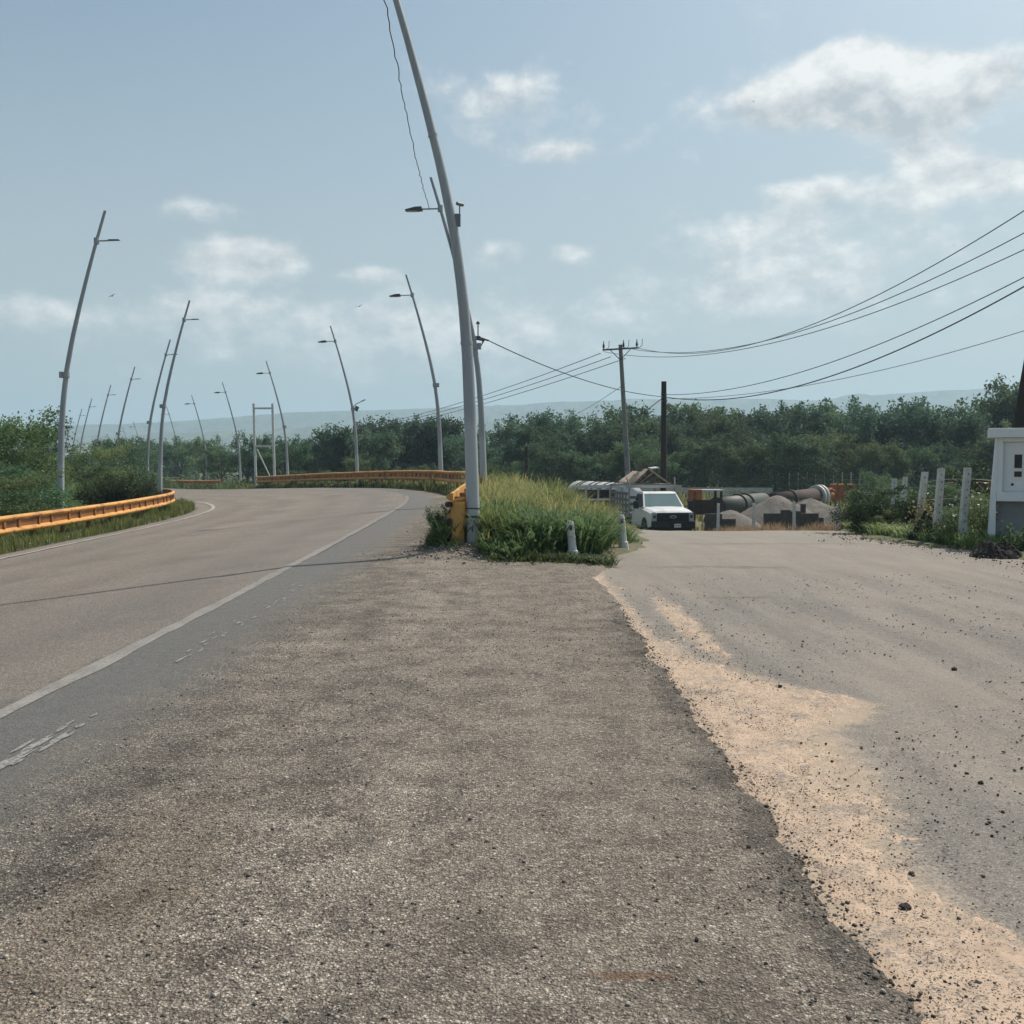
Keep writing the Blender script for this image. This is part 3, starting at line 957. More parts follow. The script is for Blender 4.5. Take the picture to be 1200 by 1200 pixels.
# ------------------------------------------------------------------ guard rails
def rail(label, pts, roadside, step=2.0, term=True, htop=.84):
    """pts: plan points in order; roadside +1 when the road lies to the right of the walking direction"""
    root = empty('guardrail', (pts[0][0], pts[0][1], H1(*pts[0])), 0, label, 'guardrail', None)
    P = catmull(pts, .4)
    L = np.concatenate([[0], np.cumsum(np.linalg.norm(np.diff(P, axis=0), axis=1))])
    n = max(2, int(L[-1] / .4))
    q = np.linspace(0, L[-1], n)
    X = np.interp(q, L, P[:, 0]); Y = np.interp(q, L, P[:, 1])
    tx = np.gradient(X); ty = np.gradient(Y); ln = np.hypot(tx, ty)
    nx, ny = ty / ln * roadside, -tx / ln * roadside
    z = Hxy(X, Y)
    z = np.convolve(np.pad(z, 4, mode='edge'), np.ones(9) / 9, 'valid')
    prof = [(0, 0), (.05, .0), (.10, .03), (.115, .065), (.10, .10), (.05, .13), (.012, .15), (.012, .33), (.05, .35), (.10, .38), (.115, .415), (.10, .45), (.05, .48), (0, .48)]
    k = len(prof)
    ox, oy, oz = root.location
    vs = []; fs = []
    for i in range(n):
        for (u_, h) in prof:
            vs.append((X[i] + nx[i] * u_ - ox, Y[i] + ny[i] * u_ - oy, z[i] + htop - .48 + h - oz))
    for i in range(n - 1):
        for j in range(k):
            fs.append((i * k + j, i * k + (j + 1) % k, (i + 1) * k + (j + 1) % k, (i + 1) * k + j))
    mb = MB(); mb.add(vs, fs); mb.add(vs[:k], [tuple(range(k))]); mb.add(vs[-k:], [tuple(range(k))])
    mb.build('beam', M['orange'], root)
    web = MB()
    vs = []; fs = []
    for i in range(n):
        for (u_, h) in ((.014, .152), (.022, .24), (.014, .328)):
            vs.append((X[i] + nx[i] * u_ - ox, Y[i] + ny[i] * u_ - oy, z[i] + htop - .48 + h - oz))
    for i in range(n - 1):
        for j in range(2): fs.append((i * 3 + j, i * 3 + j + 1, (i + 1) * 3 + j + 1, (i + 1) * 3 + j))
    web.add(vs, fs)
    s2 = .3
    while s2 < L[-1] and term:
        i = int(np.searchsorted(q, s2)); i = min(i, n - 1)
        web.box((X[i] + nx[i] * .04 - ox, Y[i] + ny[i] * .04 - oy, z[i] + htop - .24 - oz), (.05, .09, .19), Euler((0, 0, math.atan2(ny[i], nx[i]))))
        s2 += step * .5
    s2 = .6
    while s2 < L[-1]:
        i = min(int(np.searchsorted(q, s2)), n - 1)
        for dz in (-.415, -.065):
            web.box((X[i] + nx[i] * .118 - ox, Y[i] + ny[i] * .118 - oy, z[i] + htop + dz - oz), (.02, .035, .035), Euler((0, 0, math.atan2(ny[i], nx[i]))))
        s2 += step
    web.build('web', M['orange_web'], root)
    post = None
    s = .6
    while s < L[-1]:
        x = float(np.interp(s, q, X)); y = float(np.interp(s, q, Y)); zz = float(np.interp(s, q, z))
        th = math.atan2(float(np.interp(s, q, ny)), float(np.interp(s, q, nx)))
        if post is None:
            mb = MB()
            mb.box((-.09, 0, .38), (.008, .10, .92)); mb.box((-.20, 0, .38), (.008, .10, .92)); mb.box((-.145, 0, .38), (.11, .008, .92))
            mb.box((-.045, 0, htop - .24), (.082, .09, .34), bevel=.006)
            post = mb.build('post', M['orange_post'], root); o = post
        else:
            o = post.copy(); COL.objects.link(o); o.parent = root
        o.location = (x - ox, y - oy, zz - oz); o.rotation_euler = (0, 0, th)
        s += step
    return root


def offs(t0, y0, y1, t1=None, stp=2):
    out = []
    for i in range(0, len(PATH), stp):
        if y0 <= PATH[i, 1] <= y1:
            f = (PATH[i, 1] - y0) / (y1 - y0)
            t = t0 if t1 is None else t0 + (t1 - t0) * f
            out.append((PATH[i, 0] + NRM[i, 0] * t, PATH[i, 1] + NRM[i, 1] * t))
    return out


rail('orange steel guardrail on the left verge in front of the bushes', offs(-9.75, 11, 72), 1)
rr = rail('long orange steel guardrail from the nearest lamp round to the white steel frame',
          [(-1.0, 17.35), (-1.02, 20), (-1.03, 25), (-1.05, 30), (-1.2, 34), (-1.75, 40)] + offs(2.15, 46, 79.5, 2.15), -1, htop=.92)
rail('faded far orange guardrail beyond the steel frame on the outside of the bend', offs(1.9, 86, 190, 2.2, 4), -1, 4.0)
# upturned bull-nose end of the right-hand rail
ox, oy, oz = rr.location
mb = MB(); n = 14
vs = []; fs = []
for j, h in enumerate([-.02, .1, .22, .36, .50, .62, .70, .75]):
    w = .125 * (1.0 if j not in (3,) else .9); sh = -.02 * abs(h - .36)
    for i in range(n + 1):
        a = -math.pi / 2 + (i / n - .5) * math.pi * 1.25
        vs.append((math.cos(a) * w + .11 + sh + .05 * (h - .3), math.sin(a) * .13 - .05, h))
for j in range(7):
    for i in range(n):
        fs.append((j * (n + 1) + i, j * (n + 1) + i + 1, (j + 1) * (n + 1) + i + 1, (j + 1) * (n + 1) + i))
mb.add(vs, fs, True)
mb.tube([(-.02, -.1, .72), (.1, -.16, .78), (.22, -.1, .80)], .028, 8)
e = mb.build('end_terminal', M['orange'], rr)
e.location = (-.02, -.12, H1(-.9, 17.1) - oz)
md = e.modifiers.new('thick', 'SOLIDIFY'); md.thickness = .006
mb = MB()
for h in (.18, .42, .70):
    mb.tube([(-.06, -.02, h), (-.02, -.16, h)], [.055, .05], 10)
e2 = mb.build('bolt_sleeve', M['rust_dark'], rr); e2.location = e.location

# white painted stones along the left verge
for i, (px, d) in enumerate([(43, 24.5), (62, 25.8), (74, 26.8), (92, 27.9), (108, 29.2), (119, 30.2)]):
    p = at(px, 600, d)
    bm = bmesh.new(); bmesh.ops.create_icosphere(bm, subdivisions=2, radius=.10)
    for v in bm.verts:
        v.co *= .8 + .4 * float(vnoise(v.co.x * 9 + i * 7, v.co.y * 9 + v.co.z * 7, 3)); v.co.z *= .75
    me = bpy.data.meshes.new('verge_stone'); bm.to_mesh(me); bm.free(); me.materials.append(M['white_post'])
    o = link('verge_stone', me); xx = np.interp(d, PATH[:, 1], PATH[:, 0]) - 9.2
    o.location = (xx, d, H1(xx, d) + .05)
    tag(o, 'whitewashed stone in the weedy verge below the left guardrail', 'stone', 'whitewashed verge stones')

# ------------------------------------------------------------------ steel frame (goal-like gantry) on the bend
d = 80.0
a0 = at(300, 572, d); a1 = at(322, 572, d); ztop = at(300, 473, d).z
zb = H1(a0.x, d)
g = empty('sign_gantry', (a0.x, d, zb), 0, 'tall narrow white steel frame like a ladder standing at the outside of the bend', 'sign frame')
w = a1.x - a0.x; hh = ztop - zb
MB().tube([(0, 0, 0), (-.1, 0, hh)], .10, 10).build('upright', M['white_post'], g)
MB().tube([(w, 0, 0), (w - .1, 0, hh)], .10, 10).build('upright', M['white_post'], g)
for f, nm in ((.945, 'crossbar'), (.50, 'crossbar'), (.03, 'crossbar')):
    MB().box((w / 2 - .1 * f, 0, hh * f), (w - .17, .1, .14)).build(nm, M['white_post'], g)
MB().tube([(.1, -.0, hh * .47), (w - .08, 0, hh * .05)], .05, 8).build('brace', M['white_post'], g)
# small white board on the far bend
p = at(177, 556, 132)
g = empty('road_sign', (p.x, 132, H1(p.x, 132)), 0, 'small blank white horizontal board low on the far bend behind the left lamps', 'sign')
MB().box((0, 0, p.z - g.location.z), (1.7, .04, .45)).build('board', M['white_post'], g)
for sx in (-.6, .6): MB().box((sx, .05, (p.z - g.location.z) / 2), (.08, .05, p.z - g.location.z + .3)).build('leg', M['galv'], g)

# ------------------------------------------------------------------ utility poles
def crossarm_pole(name, label, base, top, rad, armw, dirv, n_ins=3):
    root = empty(name, base, 0, label, 'utility pole')
    t = Vector(top) - Vector(base)
    MB().tube([(0, 0, -.3), tuple(t)], [rad * 1.2, rad * .75], 14).build('pole', M['pole_grey'], root)
    dv = Vector(dirv).normalized()
    c = t - Vector((0, .12, .25))
    mb = MB(); up = Vector((0, 0, 1))
    p0 = c - dv * armw / 2; p1 = c + dv * armw / 2
    mb.tube([p0, p1], .055, 6)
    mb.tube([c + dv * armw * .3, t - Vector((0, .1, .9))], .025, 6); mb.tube([c - dv * armw * .3, t - Vector((0, .1, .9))], .025, 6)
    mb.build('crossarm', M['galv_dark'], root)
    for f in ([-.47, .08, .45] if n_ins == 3 else [-.45, .45]):
        q = c + dv * armw * f
        mb = MB(); mb.lathe([(0, .02), (.08, .02), (.1, .07), (.16, .05), (.18, .08), (.26, .05), (.28, .065), (.36, .03), (.5, .022), (.5, 0)], q, up, 10)
        mb.tube([q + dv * .12, q + dv * .3 + up * .12, q + dv * .32 + up * .5], .018, 6)
        mb.build('insulator', M['insul'], root)
    return root


pb = at(739, 606, 60); pt = at(727, 404, 60)
UP = crossarm_pole('utility_pole', 'tall grey leaning power pole with a crossarm of insulators behind the white truck',
                   (pb.x, 60, H1(pb.x, 60)), (pt.x, 60, pt.z), .15, 2.1, (1, 0, .06))
pw = at(778, 447, 50)
zb = H1(pw.x, 50)
W = empty('utility_pole', (pw.x, 50, zb), 0, 'short dark timber pole right of the leaning power pole, cables tied to it', 'utility pole')
hh = pw.z - zb
MB().tube([(.0, 0, -.2), (.02, 0, hh * .5), (0, 0, hh)], [.16, .15, .125], 12).build('pole', M['wood_dark'], W)
mb = MB(); mb.box((.06, -.16, hh - .75), (.1, .12, .34), bevel=.02); mb.box((.05, -.15, hh - .95), (.2, .06, .06))
mb.lathe([(-.02, .135), (-.02, .145), (.02, .145), (.02, .135)], (0, 0, hh - .6), (0, 0, 1), 12)
mb.build('cable_clamp', M['galv_dark'], W)
p = at(617, 523, 62); zb = H1(p.x, 62)
W2 = empty('timber_post', (p.x, 62, zb), 0, 'thin dark timber post standing in front of the trees beyond the grass bank', 'post')
MB().tube([(0, 0, -.2), (0, 0, p.z - zb)], [.13, .1], 10).build('shaft', M['wood_dark'], W2)
MB().box((0, -.11, (p.z - zb) * .72), (.3, .05, .06)).build('bracket', M['galv_dark'], W2)
p = at(424, 501, 112); zb = H1(p.x, 112)
crossarm_pole('utility_pole', 'small far power pole with a plain crossarm, seen beside the lamp with the floodlight', (p.x, 112, zb), (p.x, 112, p.z), .13, 2.0, (1, 0, 0), 2)
p0 = at(1194, 500, 22.5); p1 = at(1204.5, 440, 22.5)
W3 = empty('utility_pole', (p0.x - .3, 22.5, H1(p0.x, 22.5)), 0, 'dark leaning timber pole at the right edge behind the white meter housing', 'utility pole')
l0 = W3.location
dirp = (p1 - p0); 
bot = p0 - dirp * ((p0.z - l0.z) / dirp.z)
W3.location = (bot.x, 22.5, l0.z)
topv = dirp * (7.4 / dirp.z)
MB().tube([tuple(-dirp * (.3 / dirp.z)), tuple(topv)], [.15, .115], 14).build('pole', M['wood_dark'], W3)


# ------------------------------------------------------------------ cables
def cable(label, a, b, sag, r=.014, mat='cable', n=26, wob=0.0):
    a = Vector(a); b = Vector(b)
    pts = []
    for i in range(n + 1):
        f = i / n
        p = a.lerp(b, f); p.z -= sag * 4 * f * (1 - f)
        if wob and 0 < i < n: p += Vector((random.gauss(0, wob), random.gauss(0, wob), 0))
        pts.append(p)
    mb = MB(); mb.tube([p - a for p in pts], r, 6)
    o = mb.build('overhead_cable', M[mat]); o.location = a
    return tag(o, label, 'cable', 'overhead cables')


def wl(o, x, y, z): return o.matrix_world @ Vector((x, y, z))


bpy.context.view_layer.update()
# twin wire from second lamp's arm up to the near lamp's arm
a = wl(L2, lean(9.42) - .35, 0, 9.42); b = at(446, -30, 17.2)
cable('thin twisted wire running up from the second lamp arm towards the near lamp top', a, b, .35, .010, n=60, wob=.012)
cable('loose wire hanging along the second lamp between its arm and the near lamp', wl(L2, lean(8.6) + .02, -.1, 8.6), wl(L2, lean(6.6) - .1, -.12, 6.6), -.0, .010)
# lamp 2 bracket to timber pole
br = wl(L2, lean(5.35) + .5, 0, 5.23)
tp = Vector((pw.x, 49.85, pw.z - .75))
cable('dark cable sloping down from the second lamp bracket to the timber pole', br, tp, .35, .017, n=40)
# high-voltage lines from crossarm to the right
for px0, py0, px1, py1, d1, sg, lab in ((745, 407, 1330, 160, 24, 2.0, 'uppermost of the three power wires sweeping up to the right edge'),
                                        (731, 407, 1330, 200, 26, 1.8, 'middle one of the three power wires sweeping up to the right edge'),
                                        (707, 412, 1330, 228, 28, 1.75, 'lowest of the three power wires sweeping up to the right edge')):
    cable(lab, at(px0, py0, 59.8), at(px1, py1, d1), sg, .016, 'cable_grey', 44)
for k_, (py1, d1, sg, lab) in enumerate(((255, 24.0, 1.05, 'upper wire of the close bundle from the timber pole up to the right edge'),
                                         (258, 24.1, 1.45, 'thick lower cable of the close bundle from the timber pole to the right edge'))):
    cable(lab, tp + Vector((.1, 0, -.12 * k_ + .1)), at(1330, py1, d1), sg, (.014, .020)[k_], 'cable', 44)
cable('pale lowest wire running from the timber pole to the right edge', tp + Vector((.1, 0, -.1)), at(1330, 344, 30), .75, .012, 'cable_grey', 44)
# to the left behind the lamps
for px0, py0, lab in ((704, 414, 'upper of three thin wires running left from the crossarm towards the lamps'),
                      (716, 418, 'middle of three thin wires running left from the crossarm towards the lamps'),
                      (733, 420, 'lower of three thin wires running left from the crossarm towards the lamps')):
    cable(lab, at(px0, py0, 59.8), at(425 + (px0 - 704) * .3, 500 + (px0 - 704) * .1, 112), .5, .022, 'cable_grey', 30)
cable('single faint wire dropping left from the middle of the leaning power pole', at(729, 452, 59.8), at(640, 500, 100), .3, .016, 'cable_grey')
cable('short guy wire from the timber pole down left into the trees', tp, at(735, 497, 58), .02, .02)

# ------------------------------------------------------------------ delineator posts in the grass edge
def delineator(label, px, base, top, d, lx):
    p = at(px, base, d); t = at(px + lx, top, d)
    z0 = H1(p.x, d)
    o = empty('delineator_post', (p.x, d, z0 - .02), 0, label, 'bollard', 'white delineator posts at the island')
    h = t.z - z0; sx = t.x - p.x
    mb = MB()
    prof = [(.095, 0), (.088, h * .25), (.068, h * .28), (.06, h * .92), (.045, h)]
    rings = []
    for (r, z) in prof:
        c = sx * z / h
        rings.append([(c + r * math.cos(a), r * .8 * math.sin(a), z) for a in [math.pi * 2 * i / 10 for i in range(10)]])
    vs = [q for r_ in rings for q in r_]; fs = []
    for i in range(len(rings) - 1):
        for j in range(10): fs.append((i * 10 + j, i * 10 + (j + 1) % 10, (i + 1) * 10 + (j + 1) % 10, (i + 1) * 10 + j))
    fs.append(tuple(range(40, 50)))
    mb.add(vs, fs)
    mb.build('shaft', M['white_post'], o)
    MB().box((sx * .83, -.05, h * .83), (.05, .02, .07), bevel=.004).build('reflector', M['red_dark'], o)
    return o


delineator('whitish delineator post standing in the tall grass, the nearer one left of the other', 672, 657, 609, 16.4, -4)
delineator('whitish delineator post at the sandy corner beside the white truck', 731, 646, 602, 18.4, -3)

# ------------------------------------------------------------------ concrete fence posts on the right
def fence_post(label, pb_, pt_, d, w=.13):
    p = at(*pb_, d); t = at(*pt_, d)
    z0 = H1(p.x, d)
    o = empty('fence_post', (p.x, d, z0), 0, label, 'fence post', 'perforated concrete fence posts')
    h = t.z - z0; sx = t.x - p.x
    MB().hexa([(-w / 2, -w / 2, -.1), (w / 2, -w / 2, -.1), (w / 2, w / 2, -.1), (-w / 2, w / 2, -.1),
               (sx - w * .42, -w * .42, h), (sx + w * .42, -w * .42, h), (sx + w * .42, w * .42, h), (sx - w * .42, w * .42, h)]).build('shaft', M['concrete'], o)
    mb = MB()
    for i in range(9):
        f = .12 + i * .1
        mb.box((sx * f + random.uniform(-.012, .012), -w * (.5 - .08 * f), h * f), (.018, .012, random.uniform(.02, .045)), bevel=.003)
    mb.build('wire_hole', M['dark_hole'], o)
    return o


fence_post('leaning concrete fence post wrapped in dry brown creeper, left one of the near three', (1074, 624), (1084, 553), 21.5)
fence_post('leaning perforated concrete fence post, middle one of the near three', (1096, 636), (1103, 549), 20.3)
fence_post('leaning perforated concrete fence post, right one of the near three beside the meter housing', (1126, 632), (1134, 548), 19.6)
fence_post('far concrete fence post rising out of the dark shrub, left of its pair', (1048, 610), (1048, 561), 27.5)
fence_post('far tilted concrete fence post rising out of the dark shrub, right of its pair', (1055, 610), (1061, 559), 28.5)
a_ = [at(1084, 565, 21.4), at(1103, 562, 20.2), at(1134, 561, 19.5), at(1162, 563, 19.6)]
for kz, lab in ((0, 'upper fence wire strung between the right-hand concrete posts'), (-.38, 'lower fence wire strung between the right-hand concrete posts')):
    mb = MB(); mb.tube([q + Vector((0, 0, kz)) - a_[0] for q in a_], .004, 5)
    o = mb.build('fence_wire', M['pale_metal']); o.location = a_[0]; tag(o, lab, 'wire')

# ------------------------------------------------------------------ meter housing
d = 19.0
c0 = at(1166, 640, d); zt = at(1166, 502, d).z; z0 = H1(c0.x, d) - .03
mh = empty('meter_housing', (c0.x, d, z0), R(-23), 'white rendered concrete meter housing with a slab cap at the right edge', 'meter housing')
h = zt - z0
Wd = 1.25; Dp = .55
z1 = h * .40           # top of lower recess
MB().prism([(-.14, 0), (.0, 0), (.0, h - .17), (-.02, h - .17)], 1, 0, Dp).build('side_wall', M['white_wall'], mh)
MB().prism([(Wd, 0), (Wd + .14, 0), (Wd + .02, h - .17), (Wd, h - .17)], 1, 0, Dp).build('side_wall', M['white_wall'], mh)
fr = MB()
fr.box((Wd / 2, Dp / 2 + .05, z1 + (h - .17 - z1) / 2), (Wd - .004, Dp - .1, h - .17 - z1))
panel = fr.build('upper_panel', M['white_wall'], mh)
mb = MB()
y_ = .035
for (cx, cz, sx, sz) in ((.42 * 0 + .05, (z1 + h) / 2 - .08, .10, h - z1 - .18), (Wd - .05, (z1 + h) / 2 - .08, .10, h - z1 - .18)):
    mb.box((cx, y_, cz), (sx, .03, sz - .01))
mb.box((Wd / 2, y_, h - .21), (Wd - .206, .034, .07)); mb.box((Wd / 2, y_ - .01, z1 + .09), (Wd - .01, .05, .17), bevel=.004)
mb.build('frame', M['white_wall'], mh)
mb = MB(); mb.box((.36, .098, h * .73), (.125, .012, .25)); mb.build('window', M['dark_hole'], mh)
mb = MB(); mb.box((.36, .098, h * .625), (.125, .012, .10)); mb.build('meter', M['rust_dark'], mh)
mb = MB(); mb.tube([(.27, .105, h * .54), (.27, .088, h * .54)], .025, 10); mb.build('knockout', M['dark_hole'], mh)
mb = MB(); mb.box((Wd / 2, Dp / 2, h - .085), (Wd + .30, Dp + .22, .17), bevel=.012); mb.build('cap', M['white_wall'], mh)
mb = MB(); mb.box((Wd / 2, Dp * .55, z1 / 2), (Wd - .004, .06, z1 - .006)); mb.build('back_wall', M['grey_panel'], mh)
mb = MB(); mb.box((.80, Dp * .55 - .045, z1 * .62), (.12, .03, z1 * .7), bevel=.004); mb.build('conduit_box', M['dark_hole'], mh)


def mound(name, label, cat, c, rx, ry, hgt, mat, seed, n=40, group=None, ex=1.5, rough=.16):
    """heap: a height field on a disc, closed below"""
    vs = []; fs = []
    rings = 16
    for i in range(rings + 1):
        r = i / rings
        for j in range(n):
            a = 2 * math.pi * j / n
            x, y = rx * r * math.cos(a), ry * r * math.sin(a)
            wobr = 1 + .25 * (float(fbm(math.cos(a) * 1.5 + seed, math.sin(a) * 1.5, 3, seed)) - .5)
            hz = hgt * max(0, 1 - r ** ex) * 1.0
            hz += hgt * rough * (float(fbm(x * 3 / max(rx, .5) + seed, y * 3 / max(ry, .5), 4, seed + 2)) - .5) * (1 - r) + (hgt * .16 * (random.random() - .5) * (r < .97) if rough > .5 else 0)
            vs.append((x * wobr, y * wobr, hz - .08 * (r > .95)))
    for i in range(rings):
        for j in range(n):
            fs.append((i * n + j, i * n + (j + 1) % n, (i + 1) * n + (j + 1) % n, (i + 1) * n + j))
    mb = MB(); mb.add(vs, fs, rough < .5)
    o = mb.build(name, mat); o.location = c
    return tag(o, label, cat, group)


p = at(1170, 655, 16.9)
mound('soil_heap', 'small dark heap of soil at the foot of the white meter housing', 'soil heap', (p.x, 17.0, H1(p.x, 17.0)), .44, .4, .27, M['dark_soil'], 3, 64, ex=2, rough=1.1)
p = at(1078, 632, 21)
mound('soil_heap', 'dark brown clump of dead roots at the foot of the creeper-wrapped fence post', 'soil heap', (p.x + .1, 21.0, H1(p.x, 21)), .38, .3, .62, M['dark_soil'], 5, 56, ex=1.2, rough=.9)

# ------------------------------------------------------------------ white stake-bed pickup truck
tc = at(788, 600, 44)
TR = empty('pickup_truck', (tc.x, 44.0, H1(tc.x, 44.6)), R(9), 'white stake-bed pickup truck facing the camera with a black grille and roof rack', 'pickup truck')


def loft(mb, secs, smooth=False, caps=True):
    n = len(secs[0]); vs = [p for s in secs for p in s]; fs = []
    for i in range(len(secs) - 1):
        for j in range(n):
            fs.append((i * n + j, i * n + (j + 1) % n, (i + 1) * n + (j + 1) % n, (i + 1) * n + j))
    if caps: fs += [tuple(range(n)), tuple(range((len(secs) - 1) * n, len(secs) * n))]
    mb.add(vs, fs, smooth)


def sec(y, w, zb, zt, wt=None, r=.08):
    wt = wt or w
    return [(-w, y, zb), (-w, y, (zb + zt) / 2), (-w * .99, y, zt - r * 1.2), (-wt + r, y, zt), (-wt * .4, y, zt + .03), (wt * .4, y, zt + .03),
            (wt - r, y, zt), (w * .99, y, zt - r * 1.2), (w, y, (zb + zt) / 2), (w, y, zb)]


mb = MB()
loft(mb, [sec(0, .90, .60, 1.14, .86), sec(.06, .97, .55, 1.20, .90), sec(.35, 1.0, .50, 1.26, .92), sec(.95, 1.0, .50, 1.31, .93), sec(1.25, 1.0, .50, 1.33, .95),
          sec(2.9, 1.0, .50, 1.33, .95)])
mb.box((0, -.015, 1.13), (1.5, .1, .07), bevel=.02)
body = mb.build('body', M['truck_white'], TR)
mb = MB()   # greenhouse
loft(mb, [[(-.90, 1.25, 1.34), (.90, 1.25, 1.34), (.90, 1.27, 1.36), (-.90, 1.27, 1.36)],
          [(-.76, 1.83, 1.90), (.76, 1.83, 1.90), (.76, 1.85, 1.93), (-.76, 1.85, 1.93)]], caps=False)
mb2 = MB()
mb2.add([(-.92, 1.22, 1.33), (.92, 1.22, 1.33), (.77, 1.85, 1.92), (-.77, 1.85, 1.92), (-.92, 2.88, 1.33), (.92, 2.88, 1.33), (.77, 2.80, 1.92), (-.77, 2.80, 1.92)],
        [(0, 1, 2, 3), (4, 5, 6, 7), (0, 3, 7, 4), (1, 5, 6, 2)])
mb2.add([(-.78, 1.82, 1.91), (.78, 1.82, 1.91), (.74, 2.0, 1.99), (-.74, 2.0, 1.99), (-.78, 2.82, 1.91), (.78, 2.82, 1.91), (.74, 2.7, 1.99), (-.74, 2.7, 1.99)],
        [(0, 1, 2, 3), (3, 2, 6, 7), (4, 7, 6, 5), (0, 3, 7, 4), (1, 5, 6, 2)])
mb2.build('cab', M['truck_white'], TR)
mb = MB()


def quad_on(p, q, r_, s_, off, ins=.06):
    """inset quad offset from a flat face"""
    P = [Vector(v) for v in (p, q, r_, s_)]
    c = sum(P, Vector()) / 4; nrm = (P[1] - P[0]).cross(P[3] - P[0]).normalized()
    return [tuple(v + (c - v) * ins + nrm * off) for v in P]


mb.add(quad_on((-.92, 1.22, 1.33), (.92, 1.22, 1.33), (.77, 1.85, 1.92), (-.77, 1.85, 1.92), .006, .07), [(0, 1, 2, 3)])
mb.build('windscreen', M['truck_glass'], TR)
for sx in (-1, 1):
    q = quad_on((sx * .92, 2.88, 1.33), (sx * .92, 1.22, 1.33), (sx * .77, 1.85, 1.92), (sx * .77, 2.80, 1.92), -.006 if sx > 0 else .006, .12)
    mb = MB(); mb.add(q, [(0, 1, 2, 3)]); mb.build('side_window', M['truck_dark'], TR)
    mb = MB(); mb.box((sx * 1.003, 2.05, .92), (.02, 1.22, .78), bevel=.008)
    dr = mb.build('door', M['truck_white'], TR)
    MB().box((sx * 1.02, 2.5, 1.14), (.03, .18, .04)).build('handle', M['truck_dark'], dr)
    mb = MB(); mb.box((sx * 1.24, 1.32, 1.44), (.24, .12, .34), bevel=.04); mb.box((sx * 1.07, 1.36, 1.36), (.18, .06, .05))
    mb.build('wing_mirror', M['truck_dark'], TR)
    mb = MB(); mb.box((sx * .825, -.012, .96), (.20, .14, .40), bevel=.03)
    hl = mb.build('headlight', M['headlight'], TR)
    MB().box((sx * .825, -.085, .98), (.11, .02, .12), bevel=.006).build('bulb_recess', M['truck_dark'], hl)
    for wy in (.85, 4.35):
        mb = MB(); mb.lathe([(-.12, .24), (-.13, .36), (-.09, .40), (.09, .40), (.13, .36), (.12, .24)], (sx * .89, wy, .40), (1, 0, 0), 24, True)
        wh = mb.build('wheel', M['tyre'], TR)
        mb = MB(); mb.lathe([(.12, .25), (.125, .22), (.06, .18), (.07, .08), (.12, .06), (.12, 0)] if sx > 0 else [(-.12, .25), (-.125, .22), (-.06, .18), (-.07, .08), (-.12, .06), (-.12, 0)], (sx * .89, wy, .40), (1, 0, 0), 20)
        mb.build('rim', M['rim'], wh)
    # dark wheel arch
    mb = MB(); pts = [(sx * 1.0, .85 + .50 * math.cos(a), .42 + .50 * math.sin(a)) for a in [math.pi * i / 14 for i in range(15)]]
    mb.add([(sx * 1.006, y, z) for (_, y, z) in pts], [tuple(range(15))]); mb.build('wheel_arch', M['truck_dark'], TR)
mb = MB()
mb.box((0, -.035, .93), (1.40, .13, .42), bevel=.03)
for zz in (.82, .93, 1.05): mb.box((0, -.108, zz), (1.30, .03, .04), bevel=.006)
mb.build('grille', M['truck_dark'], TR)
mb = MB(); mb.lathe([(0, .11), (.02, .11), (.025, .09), (.025, 0)], (0, -.115, .97), (0, -1, 0), 24)
for i in range(len(mb.v)): mb.v[i] = (mb.v[i][0] * 1.35, mb.v[i][1], .97 + (mb.v[i][2] - .97) * .62)
bd = mb.build('badge', M['chrome'], TR)
mb = MB(); mb.lathe([(0, .11), (.006, .10), (.006, 0)], (0, -.138, .97), (0, -1, 0), 24)
for i in range(len(mb.v)): mb.v[i] = (mb.v[i][0] * 1.18, mb.v[i][1], .97 + (mb.v[i][2] - .97) * .5)
mb.build('badge_centre', M['blue_badge'], bd)
mb = MB(); mb.box((0, -.12, .62), (1.92, .22, .34), bevel=.05); mb.box((0, -.06, .42), (1.7, .16, .16), bevel=.03)
mb.build('bumper', M['truck_dark'], TR)
pl = MB().box((.16, -.24, .60), (.30, .012, .16), bevel=.003).build('number_plate', M['plate'], TR)
mb = MB()
for i in range(7): mb.box((.05 + i * .036, -.2485, .60), (.014, .004, .06))
mb.build('plate_digits', M['ink'], pl)
# stake bed and rack
mb = MB(); mb.box((0, 4.65, .86), (2.2, 3.3, .12)); mb.box((0, 4.2, .62), (.9, 3.9, .2))
mb.build('bed_floor', M['rack'], TR)
for sx in (-1, 1):
    mb = MB()
    for yy in np.linspace(3.1, 6.2, 7): mb.box((sx * 1.08, yy, 1.40), (.05, .07, 1.05))
    for zz in (1.05, 1.32, 1.58, 1.86): mb.box((sx * 1.115, 4.65, zz), (.028, 3.2, .13))
    mb.build('stake_side', M['wood_stake'], TR)
mb = MB()
for zz in (1.1, 1.4, 1.7): mb.box((0, 3.02, zz), (2.1, .04, .12))
mb.build('headboard', M['wood_stake'], TR)
mb = MB()
for sx in (-1, 1):
    mb.box((sx * 1.10, 2.98, 1.52), (.08, .08, 1.4)); mb.box((sx * 1.10, 6.28, 1.52), (.07, .07, 1.4))
    mb.box((sx * 1.04, 4.6, 2.235), (.06, 3.5, .06))
    mb.tube([(sx * 1.06, 2.92, 2.2), (sx * 1.14 - .12, 2.9, 2.62)], .035, 8)
mb.box((.06, 2.92, 2.20), (2.62, .10, .12)); mb.box((0, 6.28, 2.20), (2.3, .08, .1))
mb.build('rack', M['rack'], TR)
